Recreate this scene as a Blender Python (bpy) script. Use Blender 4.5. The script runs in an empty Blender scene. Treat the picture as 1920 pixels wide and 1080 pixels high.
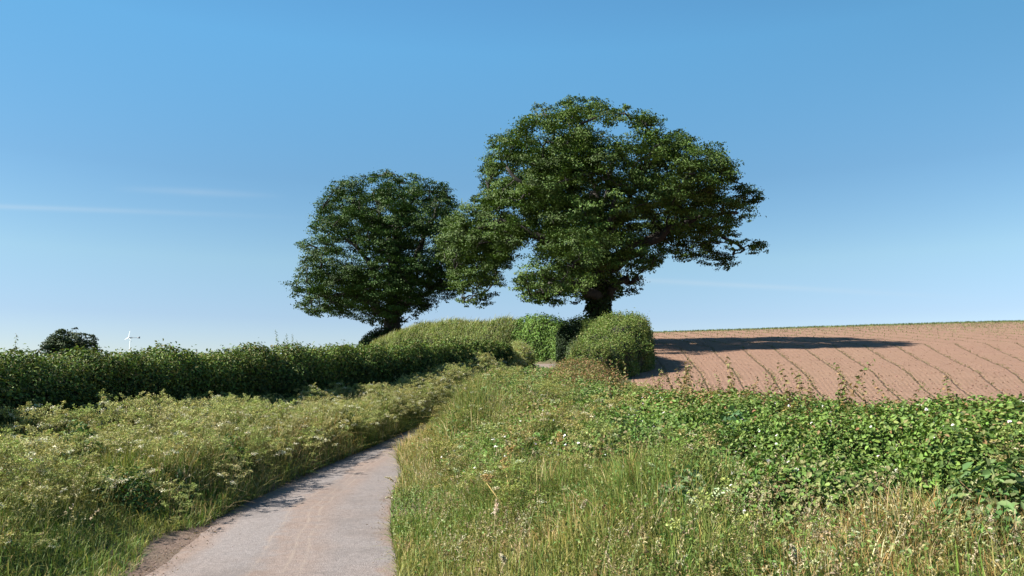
import bpy, math
import numpy as np
from mathutils import Vector

rng = np.random.default_rng(7)
SC = bpy.context.scene
COL = SC.collection
R = math.radians

# ------------------------------------------------------------------ camera, sky, sun, exposure
CAM_Z = 1.75
PITCH = math.atan(190 / 1440)
cam_d = bpy.data.cameras.new('camera')
cam = bpy.data.objects.new('camera', cam_d)
COL.objects.link(cam)
cam.location = (0, 0, CAM_Z)
cam.rotation_euler = (R(90) + PITCH, 0, 0)
cam_d.sensor_width = 36
cam_d.lens = 27
cam_d.clip_start = 0.05
cam_d.clip_end = 5000
SC.camera = cam

SUN_EL = R(42.5)
SUN_AZ = math.atan2(-0.975, -0.22)          # compass angle of the sun, x = sin, y = cos
sun_dir = Vector((math.sin(SUN_AZ) * math.cos(SUN_EL), math.cos(SUN_AZ) * math.cos(SUN_EL), math.sin(SUN_EL)))
sl = bpy.data.lights.new('sun', 'SUN')
sl.energy = 5.0
sl.angle = R(0.5)
sl.color = (1.0, 0.95, 0.86)
so = bpy.data.objects.new('sun', sl)
COL.objects.link(so)
so.rotation_euler = sun_dir.to_track_quat('Z', 'Y').to_euler()
so.location = (-40, 0, 60)

SC.view_settings.view_transform = 'Standard'
SC.view_settings.look = 'None'
SC.view_settings.exposure = 1.48
SC.view_settings.gamma = 1.0
SC.cycles.max_bounces = 6
SC.cycles.transparent_max_bounces = 4
SC.cycles.diffuse_bounces = 3


class NT:
    """small helper round a node tree"""
    def __init__(s, tree):
        s.t = tree

    def n(s, typ, **kw):
        nd = s.t.nodes.new(typ)
        for k, v in kw.items():
            if k.startswith('i_'):
                key = k[2:]
                key = int(key) if key.isdigit() else key.replace('_', ' ')
                s.set(nd.inputs[key], v)
            else:
                setattr(nd, k, v)
        return nd

    def set(s, sock, v):
        if isinstance(v, bpy.types.NodeSocket):
            s.t.links.new(v, sock)
        else:
            sock.default_value = v

    def m(s, op, a, b=0.0, c=None, clamp=False):
        nd = s.t.nodes.new('ShaderNodeMath')
        nd.operation = op
        nd.use_clamp = clamp
        s.set(nd.inputs[0], a)
        s.set(nd.inputs[1], b)
        if c is not None:
            s.set(nd.inputs[2], c)
        return nd.outputs[0]

    def mix(s, f, a, b):
        nd = s.t.nodes.new('ShaderNodeMix')
        nd.data_type = 'RGBA'
        s.set(nd.inputs[0], f)
        s.set(nd.inputs[6], a)
        s.set(nd.inputs[7], b)
        return nd.outputs[2]

    def ramp(s, f, pts, interp='LINEAR'):
        nd = s.t.nodes.new('ShaderNodeValToRGB')
        cr = nd.color_ramp
        cr.interpolation = interp
        while len(cr.elements) > 1:
            cr.elements.remove(cr.elements[-1])
        for i, (p, c) in enumerate(pts):
            e = cr.elements[0] if i == 0 else cr.elements.new(p)
            e.position = p
            if not hasattr(c, '__len__'):
                c = (c, c, c, 1)
            e.color = tuple(c) if len(c) == 4 else tuple(c) + (1,)
        s.set(nd.inputs[0], f)
        return nd.outputs[0]

    def noise(s, vec, scale, detail=3.0, rough=0.55):
        nd = s.t.nodes.new('ShaderNodeTexNoise')
        nd.inputs['Scale'].default_value = scale
        nd.inputs['Detail'].default_value = detail
        nd.inputs['Roughness'].default_value = rough
        s.t.links.new(vec, nd.inputs['Vector'])
        return nd.outputs[0]


world = bpy.data.worlds.new('World')
SC.world = world
world.use_nodes = True
w = NT(world.node_tree)
world.node_tree.nodes.clear()
sky = w.n('ShaderNodeTexSky', sky_type='NISHITA', sun_disc=False)
sky.sun_elevation = SUN_EL
sky.sun_rotation = SUN_AZ
sky.air_density = 1.0
sky.dust_density = 0.0
sky.ozone_density = 1.3
sky.altitude = 60
hsv = w.n('ShaderNodeHueSaturation', i_Saturation=1.12, i_Value=1.0, i_Color=sky.outputs[0])
tc = w.n('ShaderNodeTexCoord')
sx = w.n('ShaderNodeSeparateXYZ', i_0=tc.outputs['Generated'])
tint = w.ramp(sx.outputs[2], [(0, (.70, .72, .90)), (.089, (.74, .76, .90)), (.158, (.94, .98, .93)), (.259, (.84, 1.03, 1.01)), (.415, (.99, 1.52, 1.45)), (.52, (.92, 1.44, 1.45))])
air = w.n('ShaderNodeMix', data_type='RGBA', blend_type='MULTIPLY')
air.inputs[0].default_value = 1
w.set(air.inputs[6], hsv.outputs[0])
even = w.m('SUBTRACT', 1.0, w.m('MULTIPLY', w.m('MULTIPLY', sx.outputs[0], sx.outputs[0]), w.m('MULTIPLY', w.m('SUBTRACT', sx.outputs[2], .25, clamp=True), 3.3)), clamp=True)
even = w.m('MAXIMUM', even, .6)
w.set(air.inputs[7], w.mix(1.0, tint, w.n('ShaderNodeVectorMath', operation='SCALE', i_0=tint, i_Scale=even).outputs[0]))
# thin cirrus and an old contrail, laid out by compass direction
gy = w.m('MAXIMUM', sx.outputs[1], 0.02)
gu = w.m('DIVIDE', sx.outputs[0], gy)
gv = w.m('DIVIDE', sx.outputs[2], gy)
cmb = w.n('ShaderNodeCombineXYZ', i_0=w.m('MULTIPLY', gu, 3.0), i_1=w.m('MULTIPLY', gv, 40.0))
cn = w.noise(cmb.outputs[0], 1.6, 4)
front = w.m('GREATER_THAN', sx.outputs[1], 0.05)


def streak(u0, v0, u1, v1, wid, amt, fade):
    """soft band from (u0, v0) to (u1, v1), strongest at the first end"""
    k = (v1 - v0) / (u1 - u0)
    line = w.m('ADD', w.m('MULTIPLY', w.m('SUBTRACT', gu, u0), k), v0)
    dv = w.m('DIVIDE', w.m('SUBTRACT', gv, line), wid)
    g = w.m('POWER', 2.718, w.m('MULTIPLY', w.m('MULTIPLY', dv, dv), -1.0))
    a = w.m('DIVIDE', w.m('SUBTRACT', gu, u0 - 0.12), 0.12, clamp=True)
    b = w.m('DIVIDE', w.m('SUBTRACT', u1, gu), fade, clamp=True)
    return w.m('MULTIPLY', w.m('MULTIPLY', w.m('MULTIPLY', a, b), g), w.m('MULTIPLY', w.m('ADD', cn, 0.2), amt))


st = w.m('ADD', streak(-0.72, 0.243, -0.27, 0.226, 0.0036, 0.24, 0.36),
         w.m('ADD', streak(-0.42, 0.261, -0.30, 0.2555, 0.0045, 0.22, 0.12),
             streak(0.18, 0.142, 0.62, 0.118, 0.0035, 0.20, 0.3)))
st = w.m('MULTIPLY', st, front, clamp=True)
skc = w.mix(st, air.outputs[2], (5.2, 5.6, 5.9, 1))
bg = w.n('ShaderNodeBackground', i_Color=skc, i_Strength=0.052)
w.n('ShaderNodeOutputWorld', i_0=bg.outputs[0])


# ------------------------------------------------------------------ helpers
def ray(px, py):
    """world direction of a pixel of the 1920 x 1080 photograph, scaled to y = 1"""
    u, v = (px - 960) / 1440, (540 - py) / 1440
    y = math.cos(PITCH) - v * math.sin(PITCH)
    z = math.sin(PITCH) + v * math.cos(PITCH)
    return u / y, z / y


def at(px, py, d):
    a, b = ray(px, py)
    return a * d, d, CAM_Z + b * d


def smooth(a, b, x):
    t = np.clip((np.asarray(x, float) - a) / (b - a), 0, 1)
    return t * t * (3 - 2 * t)


_lat = np.random.default_rng(11).random((256, 256))


def vnoise(x, y, s=1.0, seed=0):
    x = np.asarray(x, float) / s + 17.3 * seed + 500
    y = np.asarray(y, float) / s + 9.1 * seed + 500
    xi, yi = np.floor(x).astype(int), np.floor(y).astype(int)
    fx, fy = x - xi, y - yi
    fx, fy = fx * fx * (3 - 2 * fx), fy * fy * (3 - 2 * fy)
    g = lambda a, b: _lat[a % 256, b % 256]
    return (g(xi, yi) * (1 - fx) + g(xi + 1, yi) * fx) * (1 - fy) + (g(xi, yi + 1) * (1 - fx) + g(xi + 1, yi + 1) * fx) * fy


def curve_fn(pts):
    xs, ys = np.array(pts, float).T
    g = np.linspace(xs[0], xs[-1], 1200)
    v = np.interp(g, xs, ys)
    k = max(3, int(1200 / len(xs) * 0.5) | 1)
    ker = np.hanning(k + 2)[1:-1]
    ker /= ker.sum()
    vp = np.concatenate([2 * v[0] - v[1:k // 2 + 1][::-1], v, 2 * v[-1] - v[-k // 2:-1][::-1]])
    vs = np.convolve(vp, ker, 'valid')[:1200]
    return lambda q: np.interp(q, g, vs)


# lane edges and profiles along the view (y = metres ahead)
eR = curve_fn([(-10, -.5), (4, -.6), (7.2, -.95), (9, -1.32), (11.5, -1.7), (16.5, -1.95), (21.8, -1.4), (30, .6), (38, 2.0),
               (44, 3.1), (46.5, 3.2), (48.5, .8), (51, -3), (53.5, -8), (57, -16), (70, -50)])
eL = curve_fn([(-10, -3.2), (4, -3.2), (7.2, -3.3), (10.3, -3.78), (11.3, -3.76), (15, -3.5), (20.3, -2.9), (30, -1.5), (38, .25),
               (43, 1.15), (45.5, 1.2), (48, -2.2), (50.5, -7.2), (53, -13), (56.5, -21), (70, -60)])


def zl(d):
    d = np.asarray(d, float)
    a = 0.0015 * np.clip(d, 0, 46.5) ** 2
    return a + 0.012 * np.clip(d - 46.5, 0, 40)


f_field = curve_fn([(-20, .3), (0, .35), (6, .58), (10, .82), (20, 1.6), (30, 2.5), (46, 4.12), (64, 6.2), (76, 7.55), (86, 8.25),
                    (100, 8.7), (130, 8.6), (200, 7), (700, 0)])


def field_z(x, d):
    g = 0.030 * (np.asarray(x, float) - 22) * np.clip(np.asarray(d, float) / 80, 0, 1.1) ** 1.5
    return f_field(d) + np.clip(g, -1.2, 2.4)


def H(x, d):
    x, d = np.asarray(x, float), np.asarray(d, float)
    z = zl(d)
    bend = smooth(12, 17, d) * smooth(36, 27, d)
    sr = smooth(0, 1, np.clip((x - eR(d) - .03) / (2.65 - 1.55 * bend), 0, 1))
    s_l = smooth(0, 1, np.clip((eL(d) - x - .03) / (2.4 - 1.9 * smooth(8.8, 10.5, d)), 0, 1))
    tuss = .36 * (vnoise(x, d, 1.15, 81) - .36) * smooth(.25, 1.1, x - eR(d)) * smooth(24, 17, d) * smooth(6.5, 5, x) * smooth(1.5, 4, d)
    h = z + sr * (field_z(x, d) - z) + s_l * 0.42 + tuss
    h = h * np.where(x < -9, np.exp(-((x + 9) / 8.5) ** 2), 1.0)
    far = smooth(90, 300, np.hypot(x, d))
    return h * (1 - far) + np.minimum(h, 0) * far


def new_mesh(name, V, loops, sizes, mat, parent=None, col=None, uv=None, smooth_sh=False):
    me = bpy.data.meshes.new(name)
    V = np.asarray(V, np.float32)
    loops = np.asarray(loops, np.int32).ravel()
    sizes = np.asarray(sizes, np.int32)
    me.vertices.add(len(V))
    me.vertices.foreach_set('co', V.ravel())
    me.loops.add(len(loops))
    me.loops.foreach_set('vertex_index', loops)
    me.polygons.add(len(sizes))
    st_ = np.zeros(len(sizes), np.int32)
    st_[1:] = np.cumsum(sizes)[:-1]
    me.polygons.foreach_set('loop_start', st_)
    me.polygons.foreach_set('loop_total', sizes)
    if smooth_sh:
        me.polygons.foreach_set('use_smooth', np.ones(len(sizes), bool))
    me.update(calc_edges=True)
    if col is not None:
        a = me.color_attributes.new('Col', 'FLOAT_COLOR', 'POINT')
        c = np.ones((len(V), 4), np.float32)
        c[:, :3] = col
        a.data.foreach_set('color', c.ravel())
    if uv is not None:
        l = me.uv_layers.new(name='UVMap')
        l.data.foreach_set('uv', np.asarray(uv, np.float32)[loops].ravel())
    me.materials.append(mat)
    o = bpy.data.objects.new(name, me)
    COL.objects.link(o)
    if parent is not None:
        o.parent = parent
    return o


TONE = {'leaf': 1.0, 'oak_leaf': .86, 'grass_blade': .96, 'seed_head': .98}


class G:
    """collects geometry with per-vertex colour"""
    def __init__(s):
        s.V, s.L, s.S, s.C, s.n = [], [], [], [], 0

    def add(s, V, F, col):
        """V (n,k,3) copies of one template with faces F (list of index tuples), col (n,3) or (n,k,3)"""
        V = np.asarray(V, float)
        if V.ndim == 2:
            V = V[None]
        n, k, _ = V.shape
        col = np.asarray(col, float)
        if col.ndim == 1:
            col = np.broadcast_to(col, (n, 3))
        if col.ndim == 2:
            col = np.repeat(col[:, None, :], k, 1)
        fl = np.concatenate([np.array(f) for f in F])
        fs = np.array([len(f) for f in F])
        base = s.n + np.arange(n) * k
        s.V.append(V.reshape(-1, 3))
        s.C.append(col.reshape(-1, 3))
        s.L.append((base[:, None] + fl[None]).ravel())
        s.S.append(np.tile(fs, n))
        s.n += n * k

    def build(s, name, mat, parent=None, smooth_sh=False, origin=None):
        V = np.concatenate(s.V)
        if origin is not None:
            V = V - np.array(origin)
        o = new_mesh(name, V, np.concatenate(s.L), np.concatenate(s.S), mat, parent, np.clip(np.concatenate(s.C) * TONE.get(mat.name, 1.0), 0.002, 1), None, smooth_sh)
        if origin is not None:
            o.location = origin
        return o


def unit(v):
    return v / np.maximum(np.linalg.norm(v, axis=-1, keepdims=True), 1e-9)


def leaves(g, P, N, size, col, aspect=0.6, spread=0.9, droop=0.0, fold=0.18):
    """folded diamond leaves at P facing roughly along N"""
    n = len(P)
    if n == 0:
        return
    size = np.broadcast_to(np.asarray(size, float), (n,))[:, None]
    nn = unit(N + spread * rng.normal(size=(n, 3)))
    a = rng.normal(size=(n, 3))
    a[:, 2] -= droop
    a = unit(a - (a * nn).sum(1, keepdims=True) * nn)
    b = np.cross(nn, a)
    V = np.stack([P - a * size * .5,
                  P + b * size * aspect * .5 + nn * size * fold - a * size * .06,
                  P + a * size * .5 - nn * size * fold * .5,
                  P - b * size * aspect * .5 + nn * size * fold - a * size * .06], 1)
    g.add(V, [(0, 2, 1), (0, 3, 2)], col)


def ovate(g, P, N, size, col, aspect=0.6, spread=0.9, droop=0.0, fold=0.12):
    n = len(P)
    if n == 0:
        return
    size = np.broadcast_to(np.asarray(size, float), (n,))[:, None]
    nn = unit(N + spread * rng.normal(size=(n, 3)))
    a = rng.normal(size=(n, 3))
    a[:, 2] -= droop
    a = unit(a - (a * nn).sum(1, keepdims=True) * nn)
    b = np.cross(nn, a)
    pt = lambda u, v, w_: P + a * size * u + b * size * aspect * v + nn * size * w_
    V = np.stack([pt(-.5, 0, 0), pt(-.18, .47, fold), pt(.2, .34, fold * .7), pt(.5, 0, -fold * .6), pt(.2, -.34, fold * .7), pt(-.18, -.47, fold)], 1)
    g.add(V, [(0, 3, 2, 1), (0, 5, 4, 3)], col)


def blades(g, P, h, wid, lean, phi, col, tipcol=None, twist=None):
    """grass blades: three segments, bending over in direction phi"""
    n = len(P)
    if n == 0:
        return
    t = np.array([0, .38, .74, 1.0])
    dirv = np.stack([np.cos(phi), np.sin(phi), np.zeros(n)], 1)
    tw = phi + np.pi / 2 + rng.normal(size=n) * 1.2 if twist is None else twist
    side = np.stack([np.cos(tw), np.sin(tw), np.zeros(n)], 1)
    ctr = P[:, None, :] + dirv[:, None, :] * (h * lean)[:, None, None] * (t ** 1.8)[None, :, None]
    up = h[:, None] * (t[None] - 0.42 * np.minimum(lean, 1.5)[:, None] * t[None] ** 2.5)
    ctr = ctr.copy()
    ctr[:, :, 2] += up
    ww = wid[:, None] * np.array([.8, 1.0, .66])[None]
    Lf = ctr[:, :3] - side[:, None] * ww[:, :, None] * .5
    Rt = ctr[:, :3] + side[:, None] * ww[:, :, None] * .5
    V = np.concatenate([Lf, Rt, ctr[:, 3:]], 1)
    if tipcol is None:
        tipcol = col
    c = np.stack([col * .9, col, col * .4 + tipcol * .6] * 2 + [tipcol], 1)
    g.add(V, [(0, 3, 4, 1), (1, 4, 5, 2), (2, 5, 6)], c)


def tube(g, pts, rad, col, sides=6):
    pts = np.asarray(pts, float)
    rad = np.broadcast_to(np.asarray(rad, float), (len(pts),))
    t = unit(np.gradient(pts, axis=0))
    ref = np.array([0.31, 0.22, 0.92]) if abs(t[0, 2]) < .8 else np.array([.92, .2, .1])
    a = unit(np.cross(t, ref))
    b = np.cross(t, a)
    an = np.arange(sides) * 2 * np.pi / sides
    V = pts[:, None] + rad[:, None, None] * (np.cos(an)[None, :, None] * a[:, None] + np.sin(an)[None, :, None] * b[:, None])
    F = []
    for i in range(len(pts) - 1):
        for j in range(sides):
            k = (j + 1) % sides
            F.append((i * sides + j, i * sides + k, (i + 1) * sides + k, (i + 1) * sides + j))
    F.append(tuple(range(sides - 1, -1, -1)))
    F.append(tuple((len(pts) - 1) * sides + j for j in range(sides)))
    g.add(V.reshape(1, -1, 3), F, col)


def pick(pal, n, jit=0.16, wts=None):
    pal = np.array(pal, float)
    i = rng.choice(len(pal), n, p=None if wts is None else np.array(wts) / np.sum(wts))
    return pal[i] * (1 + jit * rng.normal(size=(n, 1))) * (1 + 0.06 * rng.normal(size=(n, 3)))


def tag(o, label=None, cat=None, group=None, kind=None):
    for k, v in (('label', label), ('category', cat), ('group', group), ('kind', kind)):
        if v:
            o[k] = v
    return o


def empty(name, loc):
    o = bpy.data.objects.new(name, None)
    o.empty_display_size = 0.2
    COL.objects.link(o)
    o.location = loc
    return o


# ------------------------------------------------------------------ materials
def mat_veg(name, transl=0.3, rough=0.5, spec=0.35, tint=(1.0, 1.1, 0.55)):
    m = bpy.data.materials.new(name)
    m.use_nodes = True
    m.node_tree.nodes.clear()
    t = NT(m.node_tree)
    at_ = t.n('ShaderNodeVertexColor', layer_name='Col')
    geo = t.n('ShaderNodeNewGeometry')
    nz = t.noise(geo.outputs['Position'], 9.0, 2)
    col = t.mix(t.m('MULTIPLY', nz, 0.55), at_.outputs[0], t.mix(1.0, at_.outputs[0], at_.outputs[0]))
    var = t.n('ShaderNodeHueSaturation', i_Color=col, i_Value=t.m('ADD', t.m('MULTIPLY', nz, 0.5), 0.76))
    p = t.n('ShaderNodeBsdfPrincipled', i_Base_Color=var.outputs[0], i_Roughness=rough)
    p.inputs['Specular IOR Level'].default_value = spec
    mul = t.n('ShaderNodeMix', data_type='RGBA', blend_type='MULTIPLY')
    mul.inputs[0].default_value = 1
    t.set(mul.inputs[6], var.outputs[0])
    mul.inputs[7].default_value = tuple(tint) + (1,)
    tr = t.n('ShaderNodeBsdfTranslucent', i_Color=mul.outputs[2])
    mx = t.n('ShaderNodeMixShader', i_0=transl, i_1=p.outputs[0], i_2=tr.outputs[0])
    t.n('ShaderNodeOutputMaterial', i_0=mx.outputs[0])
    return m


def mat_bark(name, c1, c2, scale=6):
    m = bpy.data.materials.new(name)
    m.use_nodes = True
    t = NT(m.node_tree)
    p = m.node_tree.nodes['Principled BSDF']
    geo = t.n('ShaderNodeNewGeometry')
    mp = t.n('ShaderNodeMapping', i_0=geo.outputs['Position'])
    mp.inputs['Scale'].default_value = (1, 1, .25)
    nz = t.noise(mp.outputs[0], scale, 6, .7)
    t.set(p.inputs['Base Color'], t.ramp(nz, [(.3, c1), (.7, c2)]))
    p.inputs['Roughness'].default_value = .95
    bp = t.n('ShaderNodeBump', i_Height=nz, i_Strength=.7, i_Distance=.04)
    t.set(p.inputs['Normal'], bp.outputs[0])
    return m


M_LEAF = mat_veg('leaf', .22, .55, .16)
M_OAK = mat_veg('oak_leaf', .14, .6, .2)
M_GRASS = mat_veg('grass_blade', .30, .55, .25, (1.0, 1.03, .62))
M_SEED = mat_veg('seed_head', .25, .7, .15, (1.0, .97, .7))
M_BARK = mat_bark('bark', (.010, .009, .008), (.045, .039, .031))
M_TWIG = mat_bark('twig_core', (.010, .010, .006), (.03, .028, .014), 14)
M_WHITE = bpy.data.materials.new('white_paint')
M_WHITE.use_nodes = True
_t = NT(M_WHITE.node_tree)
_g = _t.n('ShaderNodeNewGeometry')
_t.set(M_WHITE.node_tree.nodes['Principled BSDF'].inputs['Base Color'], _t.ramp(_t.noise(_g.outputs['Position'], 2), [(.3, (.78, .79, .8)), (.7, (.86, .86, .86))]))
M_GREY = bpy.data.materials.new('grey_metal')
M_GREY.use_nodes = True
_t = NT(M_GREY.node_tree)
_g = _t.n('ShaderNodeNewGeometry')
_t.set(M_GREY.node_tree.nodes['Principled BSDF'].inputs['Base Color'], _t.ramp(_t.noise(_g.outputs['Position'], 3), [(.3, (.12, .13, .15)), (.7, (.2, .21, .23))]))
M_GREY.node_tree.nodes['Principled BSDF'].inputs['Roughness'].default_value = .5


def make_ground_mat():
    m = bpy.data.materials.new('verge_soil')
    m.use_nodes = True
    t = NT(m.node_tree)
    p = m.node_tree.nodes['Principled BSDF']
    geo = t.n('ShaderNodeNewGeometry')
    a = t.n('ShaderNodeVertexColor', layer_name='Col')
    n1 = t.noise(geo.outputs['Position'], 2.2, 6, .65)
    n2 = t.noise(geo.outputs['Position'], 26, 5, .7)
    grass = t.ramp(n1, [(.3, (0.0306, 0.0374, 0.0122)), (.55, (0.0578, 0.0578, 0.0204)), (.75, (0.1020, 0.0816, 0.0408))])
    soil = t.ramp(n2, [(.25, (0.0680, 0.0408, 0.0286)), (.5, (0.1224, 0.0802, 0.0585)), (.75, (0.1836, 0.1292, 0.0986))])
    sp = t.n('ShaderNodeSeparateColor', i_0=a.outputs[0])
    f = t.m('ADD', sp.outputs[0], t.m('MULTIPLY', t.m('SUBTRACT', n1, .5), 1.2))
    t.set(p.inputs['Base Color'], t.mix(t.m('MULTIPLY', f, 1.0, clamp=True), grass, soil))
    p.inputs['Roughness'].default_value = 1
    bp = t.n('ShaderNodeBump', i_Height=n2, i_Strength=.8, i_Distance=.03)
    t.set(p.inputs['Normal'], bp.outputs[0])
    return m


def make_lane_mat():
    m = bpy.data.materials.new('worn_asphalt')
    m.use_nodes = True
    t = NT(m.node_tree)
    p = m.node_tree.nodes['Principled BSDF']
    geo = t.n('ShaderNodeNewGeometry')
    uv = t.n('ShaderNodeUVMap', uv_map='UVMap')
    s = t.n('ShaderNodeSeparateXYZ', i_0=uv.outputs[0])
    pos = geo.outputs['Position']
    fine = t.noise(pos, 95, 3, .7)
    stones = t.n('ShaderNodeTexVoronoi', i_Scale=70)
    t.set(stones.inputs['Vector'], pos)
    mid = t.noise(pos, 5, 5, .65)
    big = t.noise(pos, .55, 4, .6)
    mott = t.noise(pos, 22, 4, .7)
    fine = t.m('ADD', t.m('MULTIPLY', fine, .6), t.m('MULTIPLY', mott, .4))
    asph = t.ramp(fine, [(.25, (.060, .054, .052)), (.5, (.168, .149, .143)), (.75, (.29, .26, .25))])
    asph = t.mix(t.m('MULTIPLY', t.m('SUBTRACT', .34, stones.outputs[0], clamp=True), .9), asph, (0.2720, 0.2480, 0.2320, 1))
    dirt = t.ramp(fine, [(.25, (.078, .052, .040)), (.5, (.185, .130, .102)), (.75, (.29, .215, .172))])
    # dirt lies along the edges and in a wandering band down the middle
    u = t.m('ADD', s.outputs[0], t.m('MULTIPLY', t.m('SUBTRACT', mid, .5), .16))
    u = t.m('ADD', u, t.m('MULTIPLY', t.m('SUBTRACT', big, .5), .22))
    band = t.ramp(u, [(0, .95), (.07, .8), (.14, .12), (.34, .08), (.43, .72), (.60, .66), (.70, .2), (.90, .10), (.96, .75), (1, .95)])
    f = t.m('MULTIPLY', band, t.ramp(mid, [(.3, .45), (.62, 1.0)]))
    f = t.m('ADD', f, t.m('MULTIPLY', t.ramp(big, [(.45, 0), (.7, .55)]), .6), clamp=True)
    col = t.mix(f, asph, dirt)
    # pale tyre tracks in the dirt
    vv = s.outputs[1]

    def track(c, amp, fr, ph, wd):
        cen = t.m('ADD', c, t.m('MULTIPLY', t.m('SINE', t.m('ADD', t.m('MULTIPLY', vv, fr), ph)), amp))
        dd = t.m('ABSOLUTE', t.m('SUBTRACT', s.outputs[0], cen))
        return t.m('SUBTRACT', 1.0, t.m('DIVIDE', dd, wd), clamp=True)
    tr = t.m('MAXIMUM', track(.50, .03, .22, .4, .012), t.m('MAXIMUM', track(.57, .03, .20, 1.0, .012), track(.45, .06, .26, 2.2, .01)))
    tr = t.m('MULTIPLY', tr, t.ramp(mid, [(.38, .1), (.62, .8)]))
    col = t.mix(tr, col, (0.2320, 0.1880, 0.1560, 1))
    ck = t.n('ShaderNodeTexVoronoi', feature='DISTANCE_TO_EDGE', i_Scale=.9)
    wv = t.n('ShaderNodeVectorMath', operation='ADD', i_0=pos, i_1=t.n('ShaderNodeTexNoise', i_Vector=pos, i_Scale=2.5, i_Detail=4.0).outputs[1])
    t.set(ck.inputs['Vector'], wv.outputs[0])
    crack = t.m('MULTIPLY', t.m('SUBTRACT', 1.0, t.m('DIVIDE', ck.outputs[0], .010), clamp=True), t.ramp(big, [(.42, 0), (.55, .6)]))
    crack = t.m('MULTIPLY', crack, t.m('SUBTRACT', 1.0, f, clamp=True))
    col = t.mix(crack, col, (.05, .042, .036, 1))
    col = t.mix(t.m('MULTIPLY', t.ramp(t.noise(pos, 1.3, 5, .7), [(.35, 1), (.5, 0)]), .28), col, (.07, .06, .055, 1))
    t.set(p.inputs['Base Color'], col)
    p.inputs['Roughness'].default_value = .92
    p.inputs['Specular IOR Level'].default_value = .25
    bp = t.n('ShaderNodeBump', i_Height=t.m('ADD', fine, t.m('MULTIPLY', stones.outputs[0], .6)), i_Strength=.55, i_Distance=.012)
    t.set(p.inputs['Normal'], bp.outputs[0])
    return m


def make_field_mat():
    m = bpy.data.materials.new('red_soil')
    m.use_nodes = True
    t = NT(m.node_tree)
    p = m.node_tree.nodes['Principled BSDF']
    geo = t.n('ShaderNodeNewGeometry')
    uv = t.n('ShaderNodeUVMap', uv_map='UVMap')
    s = t.n('ShaderNodeSeparateXYZ', i_0=uv.outputs[0])
    pos = geo.outputs['Position']
    n1 = t.noise(pos, .12, 4, .6)
    n2 = t.noise(pos, 1.7, 6, .7)
    n3 = t.noise(pos, 11, 4, .75)
    c = t.ramp(n3, [(.28, (.12, .068, .047)), (.5, (.215, .130, .092)), (.72, (.315, .205, .15))])
    c2 = t.ramp(n2, [(.3, (.155, .090, .062)), (.7, (.245, .152, .108))])
    col = t.mix(.5, c, c2)
    col = t.mix(t.m('MULTIPLY', t.ramp(n1, [(.4, 0), (.75, 1)]), .35), col, (0.2178, 0.1485, 0.0924, 1))
    # drill rows: one wheel mark each 1.43 m, finer drill lines between
    du = t.m('ABSOLUTE', t.m('SUBTRACT', t.m('FRACT', t.m('DIVIDE', t.m('ADD', s.outputs[0], t.m('MULTIPLY', t.m('SUBTRACT', n2, .5), .22)), 1.43)), .5))
    rut = t.m('SUBTRACT', 1.0, t.m('DIVIDE', du, .055), clamp=True)
    fine = t.m('SINE', t.m('MULTIPLY', t.m('ADD', s.outputs[0], t.m('MULTIPLY', n3, .05)), 2 * math.pi / .2043))
    col = t.mix(t.m('MULTIPLY', rut, t.ramp(n2, [(.35, .15), (.65, .42)])), col, (0.0660, 0.0462, 0.0264, 1))
    t.set(p.inputs['Base Color'], col)
    p.inputs['Roughness'].default_value = 1
    p.inputs['Specular IOR Level'].default_value = .1
    fl = t.m('MULTIPLY', t.m('ADD', fine, 1.0), t.m('MULTIPLY', n2, .07))
    t.set(p.inputs['Base Color'], t.mix(fl, col, (.075, .045, .03, 1)))
    hgt = t.m('ADD', t.m('MULTIPLY', n3, 1.2), t.m('ADD', t.m('MULTIPLY', fine, .08), t.m('MULTIPLY', rut, -.9)))
    bp = t.n('ShaderNodeBump', i_Height=hgt, i_Strength=.75, i_Distance=.06)
    t.set(p.inputs['Normal'], bp.outputs[0])
    return m


# ------------------------------------------------------------------ ground, lane, field
def grid(xs, ys, zfn):
    """structured grid; xs may be (ny, nx)"""
    ys = np.asarray(ys, float)
    X = np.asarray(xs, float)
    if X.ndim == 1:
        X = np.tile(X, (len(ys), 1))
    Y = np.repeat(ys[:, None], X.shape[1], 1)
    Z = zfn(X, Y)
    ny, nx = X.shape
    V = np.stack([X, Y, Z], -1).reshape(-1, 3)
    i = (np.arange(ny - 1)[:, None] * nx + np.arange(nx - 1)[None]).ravel()
    F = np.stack([i, i + 1, i + nx + 1, i + nx], 1)
    return V, F


def field_left(d):
    return np.interp(d, [-20, 2, 6, 10, 14, 20, 30, 40, 50, 56, 70, 80, 130], [9, 8.2, 7.2, 5.0, 4.1, 3.0, 4.7, 6.0, 6.4, 6.6, 7.5, 8.5, 14])


gx = np.concatenate([np.linspace(-900, -70, 14), np.linspace(-60, -13, 24), np.linspace(-12, 9, 120), np.linspace(9.6, 120, 70), np.linspace(140, 900, 12)])
gy = np.concatenate([np.linspace(-300, -25, 8), np.linspace(-20, 70, 260), np.linspace(71, 140, 70), np.linspace(150, 1200, 24)])


def ground_z(x, d):
    h = H(x, d)
    inside = smooth(0.15, 0.8, x - field_left(d)) * (d < 128) * (d > -19) * (x < 149)
    on_lane = smooth(-0.02, .25, eR(d) - x) * smooth(-0.02, .25, x - eL(d)) * (d < 60)
    return h - 0.10 * inside - 0.03 * on_lane + 0.03 * (vnoise(x, d, .7, 3) - .5) * (1 - on_lane)


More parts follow.
